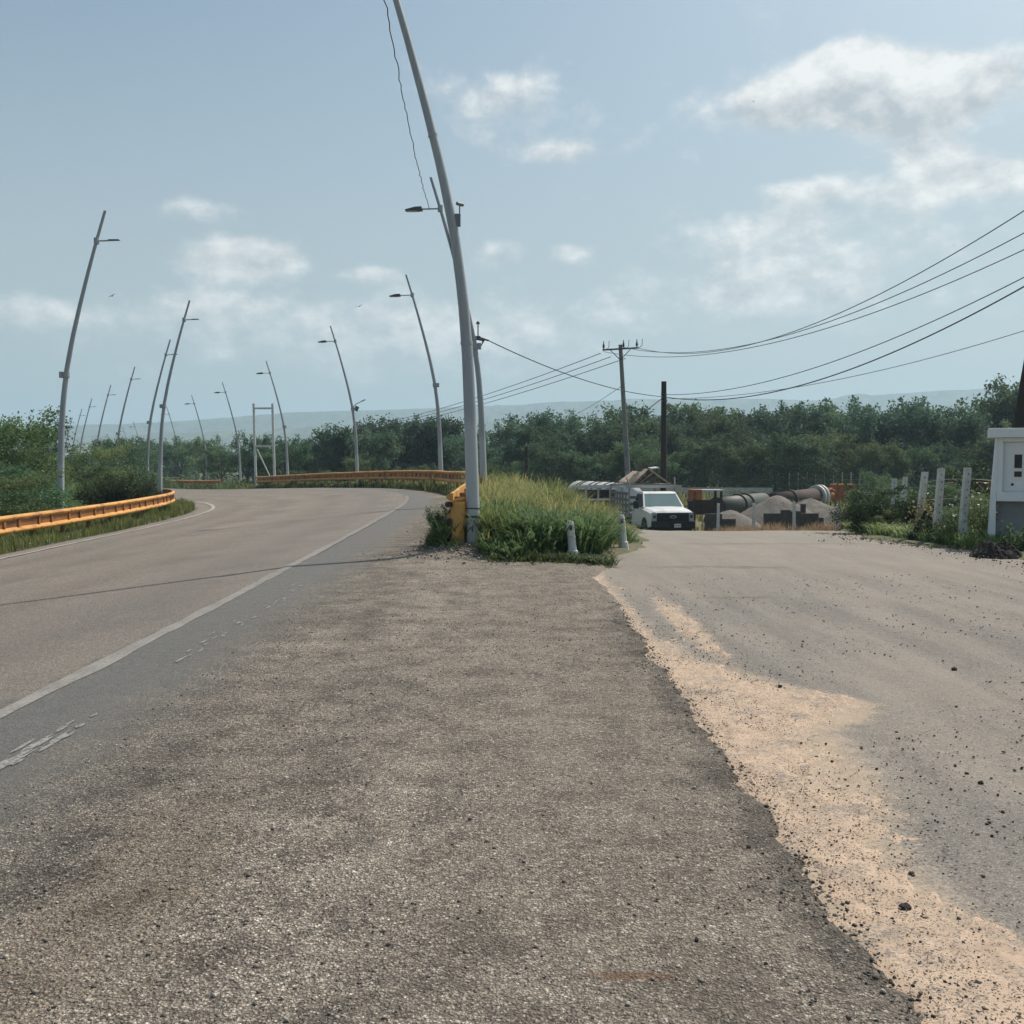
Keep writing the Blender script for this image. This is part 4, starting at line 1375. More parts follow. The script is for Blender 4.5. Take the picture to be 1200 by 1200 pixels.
# load of boards heaped on the rack
bpy.context.view_layer.update()
mw = TR.matrix_world
g = empty('board_heap', mw @ Vector((0, 4.2, 2.265)), R(9), 'tan boards and sheets heaped like a tent on the truck roof rack', 'boards')
for (cx, ry_, L, yy, mt) in ((.52, .62, 1.05, -.55, 'tan'), (-.42, -.75, .95, -.5, 'tan'), (-.02, -.55, .8, -.35, 'rust_dark'), (.25, .5, 1.0, .5, 'tan'), (-.45, -.6, .9, .6, 'tan'), (-.75, -.95, .5, -.7, 'tan')):
    MB().box((cx, yy, .05 + abs(math.sin(ry_)) * L / 2 + .03), (L, .5 if yy < 0 else 1.5, .035), Euler((0.05, ry_, .15 * random.uniform(-1, 1)))).build('board', M[mt], g)
MB().box((.30, -.4, .78), (.42, .3, .05), Euler((.1, -.12, .3))).build('board', M['pale_metal'], g)
MB().box((0, 0, .02), (2.0, 2.4, .04)).build('board', M['wood_stake'], g)

# ------------------------------------------------------------------ the yard behind
def zpx(px, py, d): return at(px, py, d).z


# white tank trailer with dark bands behind the grass bank
p = at(676, 590, 66); q = at(738, 583, 58)
tk = empty('tank', (p.x, p.y, H1(p.x, 66)), 0, 'long whitish cylindrical tank with dark bands lying behind the grass and left of the truck', 'tank')
A = Vector((0, 0, .25 + .95)); B = Vector((q.x - p.x, q.y - p.y, .25 + .95)); dv = (B - A).normalized(); L = (B - A).length
mb = MB(); mb.lathe([(0, 0), (.0, .5), (.12, .8), (.35, .92), (.5, .95), (L * .9, .95), (L, .9), (L, 0)], A, dv, 28, True); mb.build('shell', M['drum_white'], tk)
mb = MB()
for f in (.18, .24, .42, .52, .68, .8): mb.lathe([(0, .94), (0, .975), (.22, .975), (.22, .94)], A + dv * L * f, dv, 28)
mb.build('band', M['rust_dark'], tk)
for f in (.15, .5, .85):
    c = A + dv * L * f; MB().box((c.x, c.y, .2), (.9, .3, .55)).build('cradle', M['rust_dark'], tk)
# second tank as dark open-framed body next to the truck
p = at(708, 590, 54.5)
bx = empty('cargo_cage', (p.x, 54.5, H1(p.x, 54.5)), R(12), 'dark open-framed cargo body with pale rails behind the white truck', 'cargo cage')
mb = MB()
for x in (-1, -.33, .33, 1):
    for y in (0, 2.4): mb.box((x, y, 1.0), (.08, .08, 1.9))
mb.build('upright', M['rack'], bx)
mb = MB()
for z in (.75, 1.25, 1.9):
    for y in (-.05, 2.45): mb.box((0, y, z), (2.1, .05, .1))
    for x in (-1.06, 1.06): mb.box((x, 1.2, z), (.05, 2.4, .1))
mb.build('rail', M['drum_white'], bx)
MB().box((0, 1.2, .45), (2.0, 2.3, .3)).build('floor', M['rust_dark'], bx)
MB().box((0, 1.5, 1.2), (1.8, 1.4, 1.1), bevel=.05).build('load', M['dark_soil'], bx)


def drum(name, label, p, q, r, matn, bands, bm, parent=None):
    p = Vector(p); q = Vector(q); L = (q - p).length; dv = (q - p).normalized()
    root = empty(name, (p.x, p.y, H1(p.x, p.y)), 0, label, 'rotary drum')
    A = Vector((0, 0, p.z - root.location.z))
    mb = MB(); mb.lathe([(0, r * .9), (0, r), (L, r), (L, r * .9), (L - .2, r * .85)], A, dv, 26, True); mb.lathe([(.05, r * .9), (.05, 0)], A, dv, 26); mb.lathe([(L - .1, r * .9), (L - .1, 0)], A, dv, 26)
    mb.build('shell', M[matn], root)
    for f in bands:
        mb = MB(); mb.lathe([(-.09, r), (-.09, r * 1.16), (.09, r * 1.16), (.09, r)], A + dv * L * f, dv, 26); mb.build('ring', M[bm], root)
    for f in (.2, .8):
        c = A + dv * L * f
        MB().hexa([(c.x - .5, c.y - .3, -.1), (c.x + .5, c.y - .3, -.1), (c.x + .5, c.y + .3, -.1), (c.x - .5, c.y + .3, -.1),
                   (c.x - .35, c.y - .2, c.z - r * .85), (c.x + .35, c.y - .2, c.z - r * .85), (c.x + .35, c.y + .2, c.z - r * .85), (c.x - .35, c.y + .2, c.z - r * .85)]).build('support', M['rust_dark'], root)
    return root


drum('rotary_drum', 'grey-green steel drum with two riding rings lying behind the left gravel heap', at(839, 595, 57), at(893, 588, 66), .58, 'drum_grey', (.42, .58), 'rust_dark')
drum('rotary_drum', 'dark rusty drum with pale rings leading to the orange rusty box', at(905, 588, 72), at(962, 581, 76), .62, 'rust_dark', (.35,), 'rust_dark')
dr = [o for o in COL.objects if o.name.startswith('rotary_drum')][-1]
A = at(962, 581, 76) - dr.location; dv = (at(962, 581, 76) - at(905, 588, 72)).normalized()
for off in (-.6, -.15): 
    mb = MB(); mb.lathe([(-.08, .6), (-.08, .84), (.08, .84), (.08, .6)], A + dv * off, dv, 26); mb.build('ring', M['pale_metal'], dr)
p = at(990, 590, 77)
g = empty('rusty_box', (p.x, 77, H1(p.x, 77)), R(-4), 'orange rusty ribbed steel box standing above the right gravel heap slope', 'steel box')
zb = zpx(990, 591, 77) - g.location.z; zt_ = zpx(990, 567.5, 77) - g.location.z
mb = MB(); mb.box((0, .7, (zb + zt_) / 2), (1.62, 1.4, zt_ - zb), bevel=.02)
mb.build('body', M['rust'], g)
mb = MB()
for i in range(6): mb.box((-.7 + i * .28, -.02, (zb + zt_) / 2), (.06, .05, zt_ - zb - .1))
mb.box((0, -.03, zt_ - .05), (1.66, .08, .1)); mb.box((0, -.03, (zb + zt_) / 2), (1.6, .07, .06)); mb.build('rib', M['rust'], g)
mb = MB()
for sx in (-.7, .7):
    for sy in (.1, 1.3): mb.box((sx, sy, zb / 2), (.14, .14, zb))
mb.build('leg', M['rust_dark'], g)
p = at(970, 590, 76)
g = empty('burner_unit', (p.x, 76.2, H1(p.x, 76)), 0, 'small orange rusty machine between the drum rings and the rusty box', 'machine')
zc = zpx(970, 582, 76.2) - g.location.z
mb = MB(); mb.lathe([(-.7, .2), (-.7, .42), (0, .5), (.3, .3), (.5, .3)], (0, 0, zc), (1, 0, 0), 18); mb.box((.1, 0, zc + .5), (.5, .5, .3), bevel=.05); mb.tube([(-.3, -.3, zc + .3), (.2, -.4, zc + .55), (.5, -.2, zc + .4)], .09, 8)
mb.build('body', M['rust'], g)
MB().box((0, 0, zc / 2 - .2), (1.0, .6, zc - .4)).build('stand', M['rust_dark'], g)
# old hopper machine right of the truck
p = at(823, 600, 52)
g = empty('hopper', (p.x, 52, H1(p.x, 52)), R(8), 'old rusty hopper machine with a pale flat top just right of the truck', 'machine')
z1 = zpx(823, 573, 52) - g.location.z
mb = MB(); mb.hexa([(-.4, -.3, z1 * .35), (.4, -.3, z1 * .35), (.4, .4, z1 * .35), (-.4, .4, z1 * .35), (-.62, -.5, z1 * .72), (.55, -.5, z1 * .72), (.55, .7, z1 * .72), (-.62, .7, z1 * .72)])
mb.build('bin', M['rust_dark'], g)
mb = MB(); mb.box((-.42, -.05, z1 * .86), (.5, .8, z1 * .26), bevel=.03); mb.build('engine_cover', M['rust'], g)
mb = MB(); mb.box((.45, 0, z1 * .97), (1.15, .9, .06)); mb.build('top_plate', M['pale_metal'], g)
mb = MB()
for sx in (-.55, .85):
    for sy in (-.4, .5): mb.box((sx, sy, z1 * .46), (.1, .1, z1 * .96))
mb.build('leg', M['rust_dark'], g)
mb = MB(); mb.lathe([(-.1, .1), (-.1, .38), (.1, .38), (.1, .1)], (.3, -.5, .38), (0, 1, 0), 18); mb.build('wheel', M['tyre'], g)

# gravel heaps
def heap(label, px, top, d, rx, ry, sd, ex=1.35):
    p = at(px, top, d); z0 = H1(p.x, d)
    return mound('gravel_heap', label, 'gravel heap', (p.x, d, z0), rx, ry, p.z - z0, M['gravel_heap'], sd, 72, None, ex, .34)


heap('grey gravel heap with a broad round top, behind the low dark block wall', 911, 582, 52, 2.75, 2.4, 11)
heap('grey gravel heap with a long slope down to the right, below the rusty orange box', 950, 583, 53.5, 3.0, 2.4, 12, 1.15)
heap('low grey gravel heap at the left end, in front of the grey-green drum', 857, 598, 50, 1.75, 1.6, 13, 1.6)
heap('smaller pale gravel heap low at the right behind the block wall', 975, 602, 47.5, 1.7, 1.2, 14, 1.3)


def block_wall(label, rects, d):
    x0 = at(rects[0][0], 600, d).x; z0 = H1(x0, d)
    o = empty('block_wall', (x0, d, z0), 0, label, 'wall')
    for i, (a, b_, t_) in enumerate(rects):
        xa, xb = at(a, 600, d).x - x0, at(b_, 600, d).x - x0
        ht = zpx(a, t_, d) - z0
        MB().box(((xa + xb) / 2, i * .002, ht / 2 - .05), (xb - xa - .006, .16, ht + .1), bevel=.006).build('wall_section', M['block_dark'], o)
    return o


block_wall('low unfinished dark concrete-block wall with a stepped top in front of the gravel heaps', [(895, 915, 601.5), (915, 926, 597.5), (926, 938, 599), (938, 959, 601.5), (959, 965, 606.5)], 45)
block_wall('short dark block wall stub left of the big one, below the low gravel heap', [(826, 846, 602), (846, 862, 608)], 44)
p = at(941, 600, 45.6); z0 = H1(p.x, 45.6); ht = zpx(941, 590.5, 45.6) - z0
o = MB().box((0, 0, ht / 2), (.2, .2, ht), bevel=.01).build('block_pier', M['block_dark']); o.location = (p.x, 45.6, z0)
tag(o, 'dark block pier rising behind the stepped block wall', 'pier')
YP = []
for i, (px, top) in enumerate([(841.5, 590), (883, 589.5), (931, 588), (981, 591)]):
    p = at(px, top, 42.5); z0 = H1(p.x, 42.5)
    h = p.z - z0
    o = MB().hexa([(-.06, -.06, -.1), (.06, -.06, -.1), (.06, .06, -.1), (-.06, .06, -.1), (-.05, -.05, h), (.05, -.05, h), (.05, .05, h), (-.05, .05, h)]).build('concrete_post', M['white_post'])
    o.location = (p.x, 42.5, z0); o.rotation_euler = (0, R(random.uniform(-1, 1)), 0)
    tag(o, ['pale concrete post at the left, in front of the low gravel heap', 'pale concrete post between the low gravel heap and the dark block wall',
            'pale concrete post standing against the stepped dark block wall', 'pale concrete post at the right end, on the slope of the gravel heap'][i], 'fence post', 'pale yard posts')

# wire fence far behind the rusty box, and a long pale wall under the trees
x0 = at(925, 560, 98).x; x1 = at(1018, 560, 98).x; z0 = H1((x0 + x1) / 2, 98)
fz = zpx(960, 553, 98) - z0
g = empty('wire_fence', (x0, 98, z0), 0, 'far wire fence with thin pale posts in front of the trees above the rusty box', 'fence')
n = 10
for i in range(n):
    MB().box((i * (x1 - x0) / (n - 1), 0, fz / 2), (.09, .09, fz)).build('post', M['concrete'], g)
mb = MB()
for f in (.3, .5, .7, .9): mb.box(((x1 - x0) / 2, -.06, fz * f), (x1 - x0, .012, .012))
mb.build('wires', M['concrete'], g)
x0 = at(655, 570, 96).x; x1 = at(905, 570, 96).x; z0 = H1((x0 + x1) / 2, 96)
hw = zpx(780, 571.5, 96) - z0
o = MB().box(((x1 - x0) / 2, 0, hw / 2 - .1), (x1 - x0, .2, hw + .2)).build('boundary_wall', M['pale_wall'])
o.location = (x0, 96, z0); tag(o, 'long low pale boundary wall under the trees at the back of the yard', 'wall')


def far_car(label, px, base_py, d, rz, mat):
    p = at(px, base_py, d); z0 = H1(p.x, d)
    g = empty('parked_car', (p.x, d, z0), rz, label, 'car')
    mb = MB()
    loft(mb, [[(-2.1, -.85, .35), (-2.1, .85, .35), (-2.05, .8, .75), (-2.05, -.8, .75)], [(-1.0, -.88, .3), (-1.0, .88, .3), (-1.0, .84, .88), (-1.0, -.84, .88)],
              [(1.5, -.88, .3), (1.5, .88, .3), (1.5, .84, .92), (1.5, -.84, .92)], [(2.1, -.82, .38), (2.1, .82, .38), (2.08, .78, .8), (2.08, -.78, .8)]])
    mb.build('body', mat, g)
    mb = MB()
    loft(mb, [[(-1.2, -.80, .88), (-1.2, .80, .88), (1.5, .80, .90), (1.5, -.80, .90)], [(-.5, -.66, 1.36), (-.5, .66, 1.36), (1.0, .66, 1.38), (1.0, -.66, 1.38)]])
    mb.build('windows', M['truck_dark'], g)
    mb = MB(); mb.box((.25, 0, 1.41), (1.5, 1.34, .06), bevel=.02); mb.build('roof', mat, g)
    for x in (-1.35, 1.3):
        for y in (-.8, .8):
            mb = MB(); mb.lathe([(-.1, 0), (-.1, .32), (.1, .32), (.1, 0)], (x, y, .32), (0, 1, 0), 16); mb.build('wheel', M['tyre'], g)
    return g


far_car('small pale car half hidden beyond the grass bank, left of the banded tank', 640, 590, 66, R(8), M['drum_white'])
far_car('white car parked far off, seen between the right-hand concrete posts', 1116, 556, 84, R(-10), M['truck_white'])
p = at(1147, 580, 46); z0 = H1(p.x, 46)
g = empty('steel_skip', (p.x, 46, z0), 0, 'brown rusty steel skip seen behind the weeds left of the meter housing', 'skip')
zt_ = zpx(1147, 566, 46) - z0; zb = zpx(1147, 580, 46) - z0
MB().hexa([(-.75, 0, zb), (.75, 0, zb), (.75, 1.2, zb), (-.75, 1.2, zb), (-.9, -.1, zt_), (.9, -.1, zt_), (.9, 1.3, zt_), (-.9, 1.3, zt_)]).build('body', M['rust'], g)
mb = MB(); mb.box((0, -.12, zt_ - .04), (1.86, .06, .08)); mb.build('rim', M['rust'], g)
MB().box((0, .6, zb / 2), (1.2, .8, zb)).build('stand', M['rust_dark'], g)

# ------------------------------------------------------------------ trees and shrubs
def leaves_mesh(name, C, size, mat, v, up=.35, asp=.55):
    n = len(C)
    d1 = RNG.normal(0, 1, (n, 3)); d1[:, 2] += up; d1 /= np.linalg.norm(d1, axis=1)[:, None]
    d2 = np.cross(d1, RNG.normal(0, 1, (n, 3))); d2 /= np.linalg.norm(d2, axis=1)[:, None] + 1e-9
    s = (size * RNG.uniform(.6, 1.4, n))[:, None]
    V = np.stack([C - d1 * s * .5, C + d2 * s * asp * .5, C + d1 * s * .5, C - d2 * s * asp * .5], 1).reshape(-1, 3)
    return mesh_np(name, V, np.arange(4 * n), np.full(n, 4), mat, {'v': np.repeat(v, 4)})


def make_tree(name, seed, Ht, rad, nl, lsz, mat, shrub=False, droop=0.0, spikes=8, fill=1.0):
    rs = np.random.default_rng(seed); rd = random.Random(seed)
    root = empty(name)
    tb = MB(); pts = []; wts = []
    th = Ht * (.10 if shrub else rd.uniform(.22, .34))
    lx, ly = rd.uniform(-.08, .08) * Ht, rd.uniform(-.08, .08) * Ht
    r0 = Ht * (.012 if shrub else .022)
    trunk = [Vector((0, 0, -.2)), Vector((lx * .3, ly * .3, th * .5)), Vector((lx * .6, ly * .6, th)), Vector((lx, ly, Ht * .55)), Vector((lx * 1.2, ly * 1.2, Ht * .8))]
    tb.tube(trunk, [r0 * 1.25, r0, r0 * .85, r0 * .5, r0 * .2], 7)
    nlimb = 9 if not shrub else 11
    for i in range(nlimb):
        az = i * 2.4 + rd.uniform(-.4, .4)
        f = rd.uniform(0, 1)
        start = trunk[1].lerp(trunk[3], f * .9) if not shrub else Vector((rd.uniform(-.1, .1), rd.uniform(-.1, .1), 0))
        reach = rad * rd.uniform(.55, 1.0); hz = Ht * rd.uniform(.42 if not shrub else .2, .92)
        end = Vector((lx + math.cos(az) * reach, ly + math.sin(az) * reach, hz - droop * reach))
        mid = start.lerp(end, .5) + Vector((rd.uniform(-.1, .1) * rad, rd.uniform(-.1, .1) * rad, Ht * .08))
        limb = [start, start.lerp(mid, .6) + Vector((0, 0, Ht * .02)), mid, mid.lerp(end, .6), end]
        tb.tube(limb, [r0 * .5, r0 * .4, r0 * .3, r0 * .2, r0 * .08], 5)
        for j in range(6):
            u_ = rd.uniform(.3, 1)
            b0 = limb[2].lerp(limb[4], max(0, (u_ - .3) / .7)) if u_ > .45 else limb[1].lerp(limb[2], u_ / .45)
            a2 = az + rd.uniform(-1.5, 1.5)
            L = rad * rd.uniform(.22, .5)
            b1 = b0 + Vector((math.cos(a2) * L, math.sin(a2) * L, L * rd.uniform(-.25, .8)))
            tb.tube([b0, b0.lerp(b1, .5) + Vector((0, 0, .05 * L)), b1], [r0 * .16, r0 * .11, r0 * .04], 4, False)
            pts.append((b0, b1, rad * rd.uniform(.10, .17), rd.uniform(.5, 1.3)))
    for i in range(spikes):     # upright shoots that break the skyline
        az = rd.uniform(0, 6.28); rr_ = rad * math.sqrt(rd.uniform(0, .55))
        b0 = Vector((lx + math.cos(az) * rr_, ly + math.sin(az) * rr_, Ht * rd.uniform(.66, .84)))
        b1 = b0 + Vector((rd.uniform(-.25, .25) * rad, rd.uniform(-.25, .25) * rad, Ht * rd.uniform(.10, .19)))
        tb.tube([b0, b1], [r0 * .14, r0 * .04], 4, False)
        pts.append((b0, b1, rad * .10, .5)); 
        pts.append((b0, b0.lerp(b1, .5), rad * .09, .35))
    tw = sum(p[3] for p in pts)
    C = []; V = []
    for (a, b_, sg, w_) in pts:
        k_ = max(3, int(nl * w_ / tw))
        u_ = rs.beta(1.4, 1.1, k_)[:, None]
        c = np.array(a)[None] * (1 - u_) + np.array(b_)[None] * u_
        c = c + rs.normal(0, 1, (k_, 3)) * np.array([sg, sg, sg * .7]) * (1.1 - .6 * u_)
        tone = rs.uniform(0, 1)
        C.append(c); V.append(np.clip(tone * .6 + rs.uniform(0, .55, k_), 0, 1))
    # lower skirt foliage for shrubs
    if shrub or fill > 1:
        k_ = int(nl * (.45 if shrub else .18))
        a = rs.uniform(0, 6.28, k_); r_ = rad * np.sqrt(rs.uniform(.15, 1, k_)) * .95
        z_ = Ht * rs.uniform(.02, .6 if shrub else .35, k_)
        lump = .8 + .4 * np.sin(a * 3 + seed) * np.sin(a * 5 + 1.3)
        C.append(np.stack([lx * .5 + np.cos(a) * r_ * lump, ly * .5 + np.sin(a) * r_ * lump, z_], 1)); V.append(rs.uniform(0, .9, k_))
    C = np.concatenate(C); V = np.concatenate(V)
    ok = C[:, 2] > .03; C, V = C[ok], V[ok]
    crown = link('crown', leaves_mesh('crown', C, lsz, mat, V), root)
    tb.build('trunk', M['bark'], root)
    return root


FAR = [make_tree('tree', 100, 9, 4.0, 9000, .30, M['leaf_a'], fill=2), make_tree('tree', 101, 9, 3.6, 8000, .28, M['leaf_b'], fill=2, spikes=12),
       make_tree('tree', 102, 9, 4.6, 9500, .29, M['leaf_a'], fill=2, spikes=5), make_tree('tree', 103, 9, 3.8, 7500, .27, M['leaf_c'], fill=2),
       make_tree('tree', 104, 9, 4.2, 9500, .31, M['leaf_b'], fill=2, spikes=14), make_tree('tree', 105, 9, 4.0, 6500, .26, M['leaf_a'], spikes=16)]
USED = [False] * len(FAR)
SKX = [-80, 0, 40, 60, 100, 170, 230, 330, 370, 420, 480, 540, 575, 620, 650, 700, 740, 800, 835, 870, 905, 960, 1000, 1050, 1085, 1110, 1150, 1200, 1300]
SKY = [492, 508, 520, 526, 522, 514, 513, 512, 505, 500, 497, 500, 497, 489, 481, 492, 485, 479, 471, 477, 475, 463, 474, 475, 471, 483, 467, 450, 440]


def place_tree(i, px, top, d, label, group, sxy=None):
    x = (px - 600) / F * d * (CA)
    for _ in range(14):
        t, _z, _s = road_t(np.array([x]), np.array([d]))
        if abs(t[0]) > 8: break
        d *= 1.08; x = (px - 600) / F * d
    z0 = H1(x, d)
    ht = at(px, top, d).z - z0
    o = FAR[i] if not USED[i] else copy_tree(FAR[i]); USED[i] = True
    o.location = (x, d, z0 - .1)
    s = ht / 9.2
    w_ = s if sxy is None else sxy
    o.scale = (w_, w_, s); o.rotation_euler = (0, 0, random.uniform(0, 6.28))
    tag(o, label, 'tree', group)
    return o


def where(px):
    if px < 330: return 'behind the guardrail of the far bend'
    if px < 545: return 'behind the long orange guardrail'
    if px < 690: return 'beyond the grass bank and nearest lamps'
    if px < 820: return 'behind the white truck'
    if px < 1010: return 'behind the gravel heaps'
    return 'behind the concrete fence posts at right'


px = -70
while px < 1290:
    top = float(np.interp(px, SKX, SKY)) + random.choice([-10, -6, -3, 2, 6, 12]) + random.uniform(-3, 3)
    d = random.uniform(106, 124)
    kind = random.choice([0, 1, 2, 4, 5, 0, 1, 4])
    place_tree(kind, px, top, d, 'tall dark tree of the back row ' + where(px), 'dark trees of the back row')
    px += random.uniform(20, 30)
px = 345
while px < 1230:
    top = float(np.interp(px, SKX, SKY)) + random.uniform(26, 48)
    d = random.uniform(97.5, 102) if px > 560 else random.uniform(100, 106)
    kind = random.choice([3, 3, 2, 0, 1])
    place_tree(kind, px, top, d, 'lower lighter tree of the front row ' + where(px), 'lighter trees of the front row')
    px += random.uniform(30, 46)
# woods further back: one mass, far off
C = []
for k_ in range(260):
    px = random.uniform(-120, 1320); d = random.uniform(150, 210)
    if px < 330: d = random.uniform(210, 330)
    x = (px - 600) / F * d
    z0 = H1(x, d); zt_ = at(px, float(np.interp(px, SKX, SKY)) + random.uniform(6, 30), d).z
    n = 420
    u_ = RNG.normal(0, 1, (n, 3)); u_ /= np.linalg.norm(u_, axis=1)[:, None]
    hh = max(3, zt_ - z0)
    C.append(np.array([x, d, z0 + hh * .5]) + u_ * np.array([4.2, 4.2, hh * .5]) * RNG.uniform(.5, 1.0, (n, 1)))
C = np.concatenate(C)
wo = link('woods', leaves_mesh('woods', C, .85, M['leaf_a'], RNG.uniform(0, 1, len(C)), .2, .8)); tag(wo, kind='stuff')

# nearer bushes left of the road, one by one
NEAR = [make_tree('bush', 201, 5, 2.6, 16000, .12, M['leaf_c'], True, spikes=14), make_tree('bush', 202, 5, 2.9, 15000, .13, M['leaf_a'], True, spikes=16),
        make_tree('bush', 203, 3, 2.2, 14000, .12, M['leaf_d'], True, spikes=6)]
NU = [False] * 3


def place_bush(i, px, top, d, label, cat='bush', wide=1.0, base=None, group=None):
    x = (px - 600) / F * d
    z0 = H1(x, d)
    ht = at(px, top, d).z - z0
    o = NEAR[i] if not NU[i] else copy_tree(NEAR[i]); NU[i] = True
    h0 = (5, 5, 3)[i] * 1.02
    s = ht / h0
    o.location = (x, d, z0 - .05); o.scale = (s * wide, s * wide, s); o.rotation_euler = (0, 0, random.uniform(0, 6.28))
    return tag(o, label, cat, group)


BL = [(0, -45, 470, 38, 'tall green bush cut by the left edge of the photo', 1.0), (1, 14, 487, 45, 'feathery tree-like bush tallest at the left edge', .95),
      (0, 42, 512, 40, 'light green bush just left of the biggest left lamp', .9), (1, 62, 530, 47, 'bush behind the biggest left lamp', .95),
      (0, 100, 512, 58, 'rounded bush crown between the biggest lamp and the dark bush', 1.1), (1, 128, 510, 66, 'far bush crown with a spiky outline above the dark bush', 1.1),
      (0, 82, 545, 43, 'low pale bush in front of the biggest left lamp', 1.2), (2, 116, 546, 42.5, 'dark dense shrub behind the left rail, its larger left half', 1.0),
      (2, 148, 556, 43.5, 'dark dense shrub behind the left rail, its smaller right half', .95), (1, 10, 540, 33, 'grassy green bush low behind the rail at the left edge', 1.5),
      (0, 50, 562, 35, 'low green bush behind the rail left of the dark shrub', 1.5), (0, -40, 545, 30, 'low bush outside the left edge behind the rail', 1.6),
      (2, 172, 570, 49, 'small brownish shrub behind the rail bend beside the lamp', 1.0), (1, 150, 528, 76, 'distant bush between the crossing left lamps', 1.3)]
for i, px, top, d, lab, wd in BL: place_bush(i, px, top, d, lab, wide=wd)
place_bush(2, 1056, 566, 25.5, 'dark green shrub growing around the far pair of concrete posts', wide=1.15)
place_bush(2, 1030, 584, 26.5, 'dark green shrub at the left end of the right-hand verge, beside the crest', wide=1.2)
place_bush(0, 1040, 592, 24.8, 'lighter low shrub spilling towards the side road at the right', wide=1.4)
place_bush(2, 1024, 588, 39, 'dark shadowy shrub at the right end of the gravel heaps', wide=1.2)
place_bush(1, 1035, 548, 52, 'bush behind the dark shrub, right of the rusty box', wide=1.0)
place_bush(0, 1150, 572, 30, 'pale bush behind the weeds next to the meter housing', wide=1.2)
place_bush(2, 880, 575, 88, 'round bush behind the grey-green drum', wide=1.3)
place_bush(1, 862, 574, 80, 'low green bush above the grey-green drum', wide=2.2)
place_bush(2, 1180, 540, 44, 'dark bush rising behind the meter housing', wide=1.1)
place_bush(1, 1105, 562, 40, 'brownish green bush behind the right-hand concrete posts', wide=1.5)
place_bush(2, 520, 588, 18.6, 'dark weedy shrub at the left of the orange rail end', wide=.55)
# clumps along the far rail
for px, top, d in ((322, 560, 79), (268, 566, 93), (240, 566, 100), (290, 562, 88)):
    place_bush(2, px, top, d, 'low dark shrub growing over the foot of the far guardrail left of the steel frame', wide=1.3, group='shrubs along the far rail')


# ------------------------------------------------------------------ grasses
def blades(name, x, y, h, mat, v, w=.012, bend=.35, z=None):
    n = len(x)
    z = Hxy(x, y) + .02 if z is None else z
    az = RNG.uniform(0, 6.28, n); bx, by = np.cos(az), np.sin(az)
    b = h * bend * RNG.uniform(.2, 1.4, n)
    ww = w * RNG.uniform(.6, 1.5, n)
    px_, py_ = -by * ww, bx * ww
    P0 = np.stack([x - px_, y - py_, z], 1); P1 = np.stack([x + px_, y + py_, z], 1)
    mx, my, mz = x + bx * b * .3, y + by * b * .3, z + h * .62
    P2 = np.stack([mx - px_ * .8, my - py_ * .8, mz], 1); P3 = np.stack([mx + px_ * .8, my + py_ * .8, mz], 1)
    P4 = np.stack([x + bx * b, y + by * b, z + h * RNG.uniform(.85, 1.0, n)], 1)
    V = np.stack([P0, P1, P2, P3, P4], 1).reshape(-1, 3)
    i5 = (np.arange(n) * 5)[:, None]
    F_ = np.concatenate([(i5 + np.array([[0, 1, 3, 2]])), (i5 + np.array([[2, 3, 4]]))], 1).reshape(-1)
    S_ = np.tile([4, 3], n)
    return link(name, mesh_np(name, V, F_, S_, mat, {'v': np.repeat(v, 5)}))


def island(n, y0, y1):
    y = RNG.uniform(y0, y1, n)
    xa = np.where(y < 17.3, -.38, -.85); xb = xl_side(y) - .15
    x = xa + (xb - xa) * RNG.uniform(0, 1, n)
    fr = 15.9 + .25 * np.sin(x * 3) + .9 * np.clip((.15 - x), 0, 1)
    k_ = (y > fr) & (xb > xa)
    return x[k_], y[k_]


def tussocks(name, cx, cy, hh, mat, v, per=46, w=.011, rad=.16, bend=.55):
    """tufts: blades that lean outward from each tuft's centre"""
    n = len(cx) * per
    c = np.repeat(np.arange(len(cx)), per)
    a = RNG.uniform(0, 6.28, n); r = rad * np.sqrt(RNG.uniform(0, 1, n))
    x = cx[c] + np.cos(a) * r; y = cy[c] + np.sin(a) * r
    az = a + RNG.normal(0, .6, n); bx, by = np.cos(az), np.sin(az)
    h = hh[c] * RNG.uniform(.45, 1.25, n)
    bd = h * bend * RNG.uniform(.15, 1.6, n) * (.3 + r / rad)
    z = Hxy(x, y) + .02
    ww = w * RNG.uniform(.5, 1.6, n)
    px_, py_ = -by * ww, bx * ww
    P = [np.stack([x - px_, y - py_, z], 1), np.stack([x + px_, y + py_, z], 1)]
    mx, my, mz = x + bx * bd * .28, y + by * bd * .28, z + h * .55
    P += [np.stack([mx - px_, my - py_, mz], 1), np.stack([mx + px_, my + py_, mz], 1)]
    qx, qy, qz = x + bx * bd * .68, y + by * bd * .68, z + h * .86
    P += [np.stack([qx - px_ * .6, qy - py_ * .6, qz], 1), np.stack([qx + px_ * .6, qy + py_ * .6, qz], 1)]
    P += [np.stack([x + bx * bd * 1.15, y + by * bd * 1.15, z + h * RNG.uniform(.72, 1.02, n)], 1)]
    V = np.stack(P, 1).reshape(-1, 3); i7 = (np.arange(n) * 7)[:, None]
    F_ = np.concatenate([i7 + np.array([[0, 1, 3, 2]]), i7 + np.array([[2, 3, 5, 4]]), i7 + np.array([[4, 5, 6]])], 1).reshape(-1)
    vv = np.clip(v[c] + RNG.normal(0, .16, n), 0, 1)
    return tag(link(name, mesh_np(name, V, F_, np.tile([4, 4, 3], n), mat, {'v': np.repeat(vv, 7)})), kind='stuff')


def clear(x, y):
    return ~((np.abs(x - 1.0) < .3) & (y < 16.85)) & ~((np.abs(x - 1.98) < .34) & (y < 18.85))


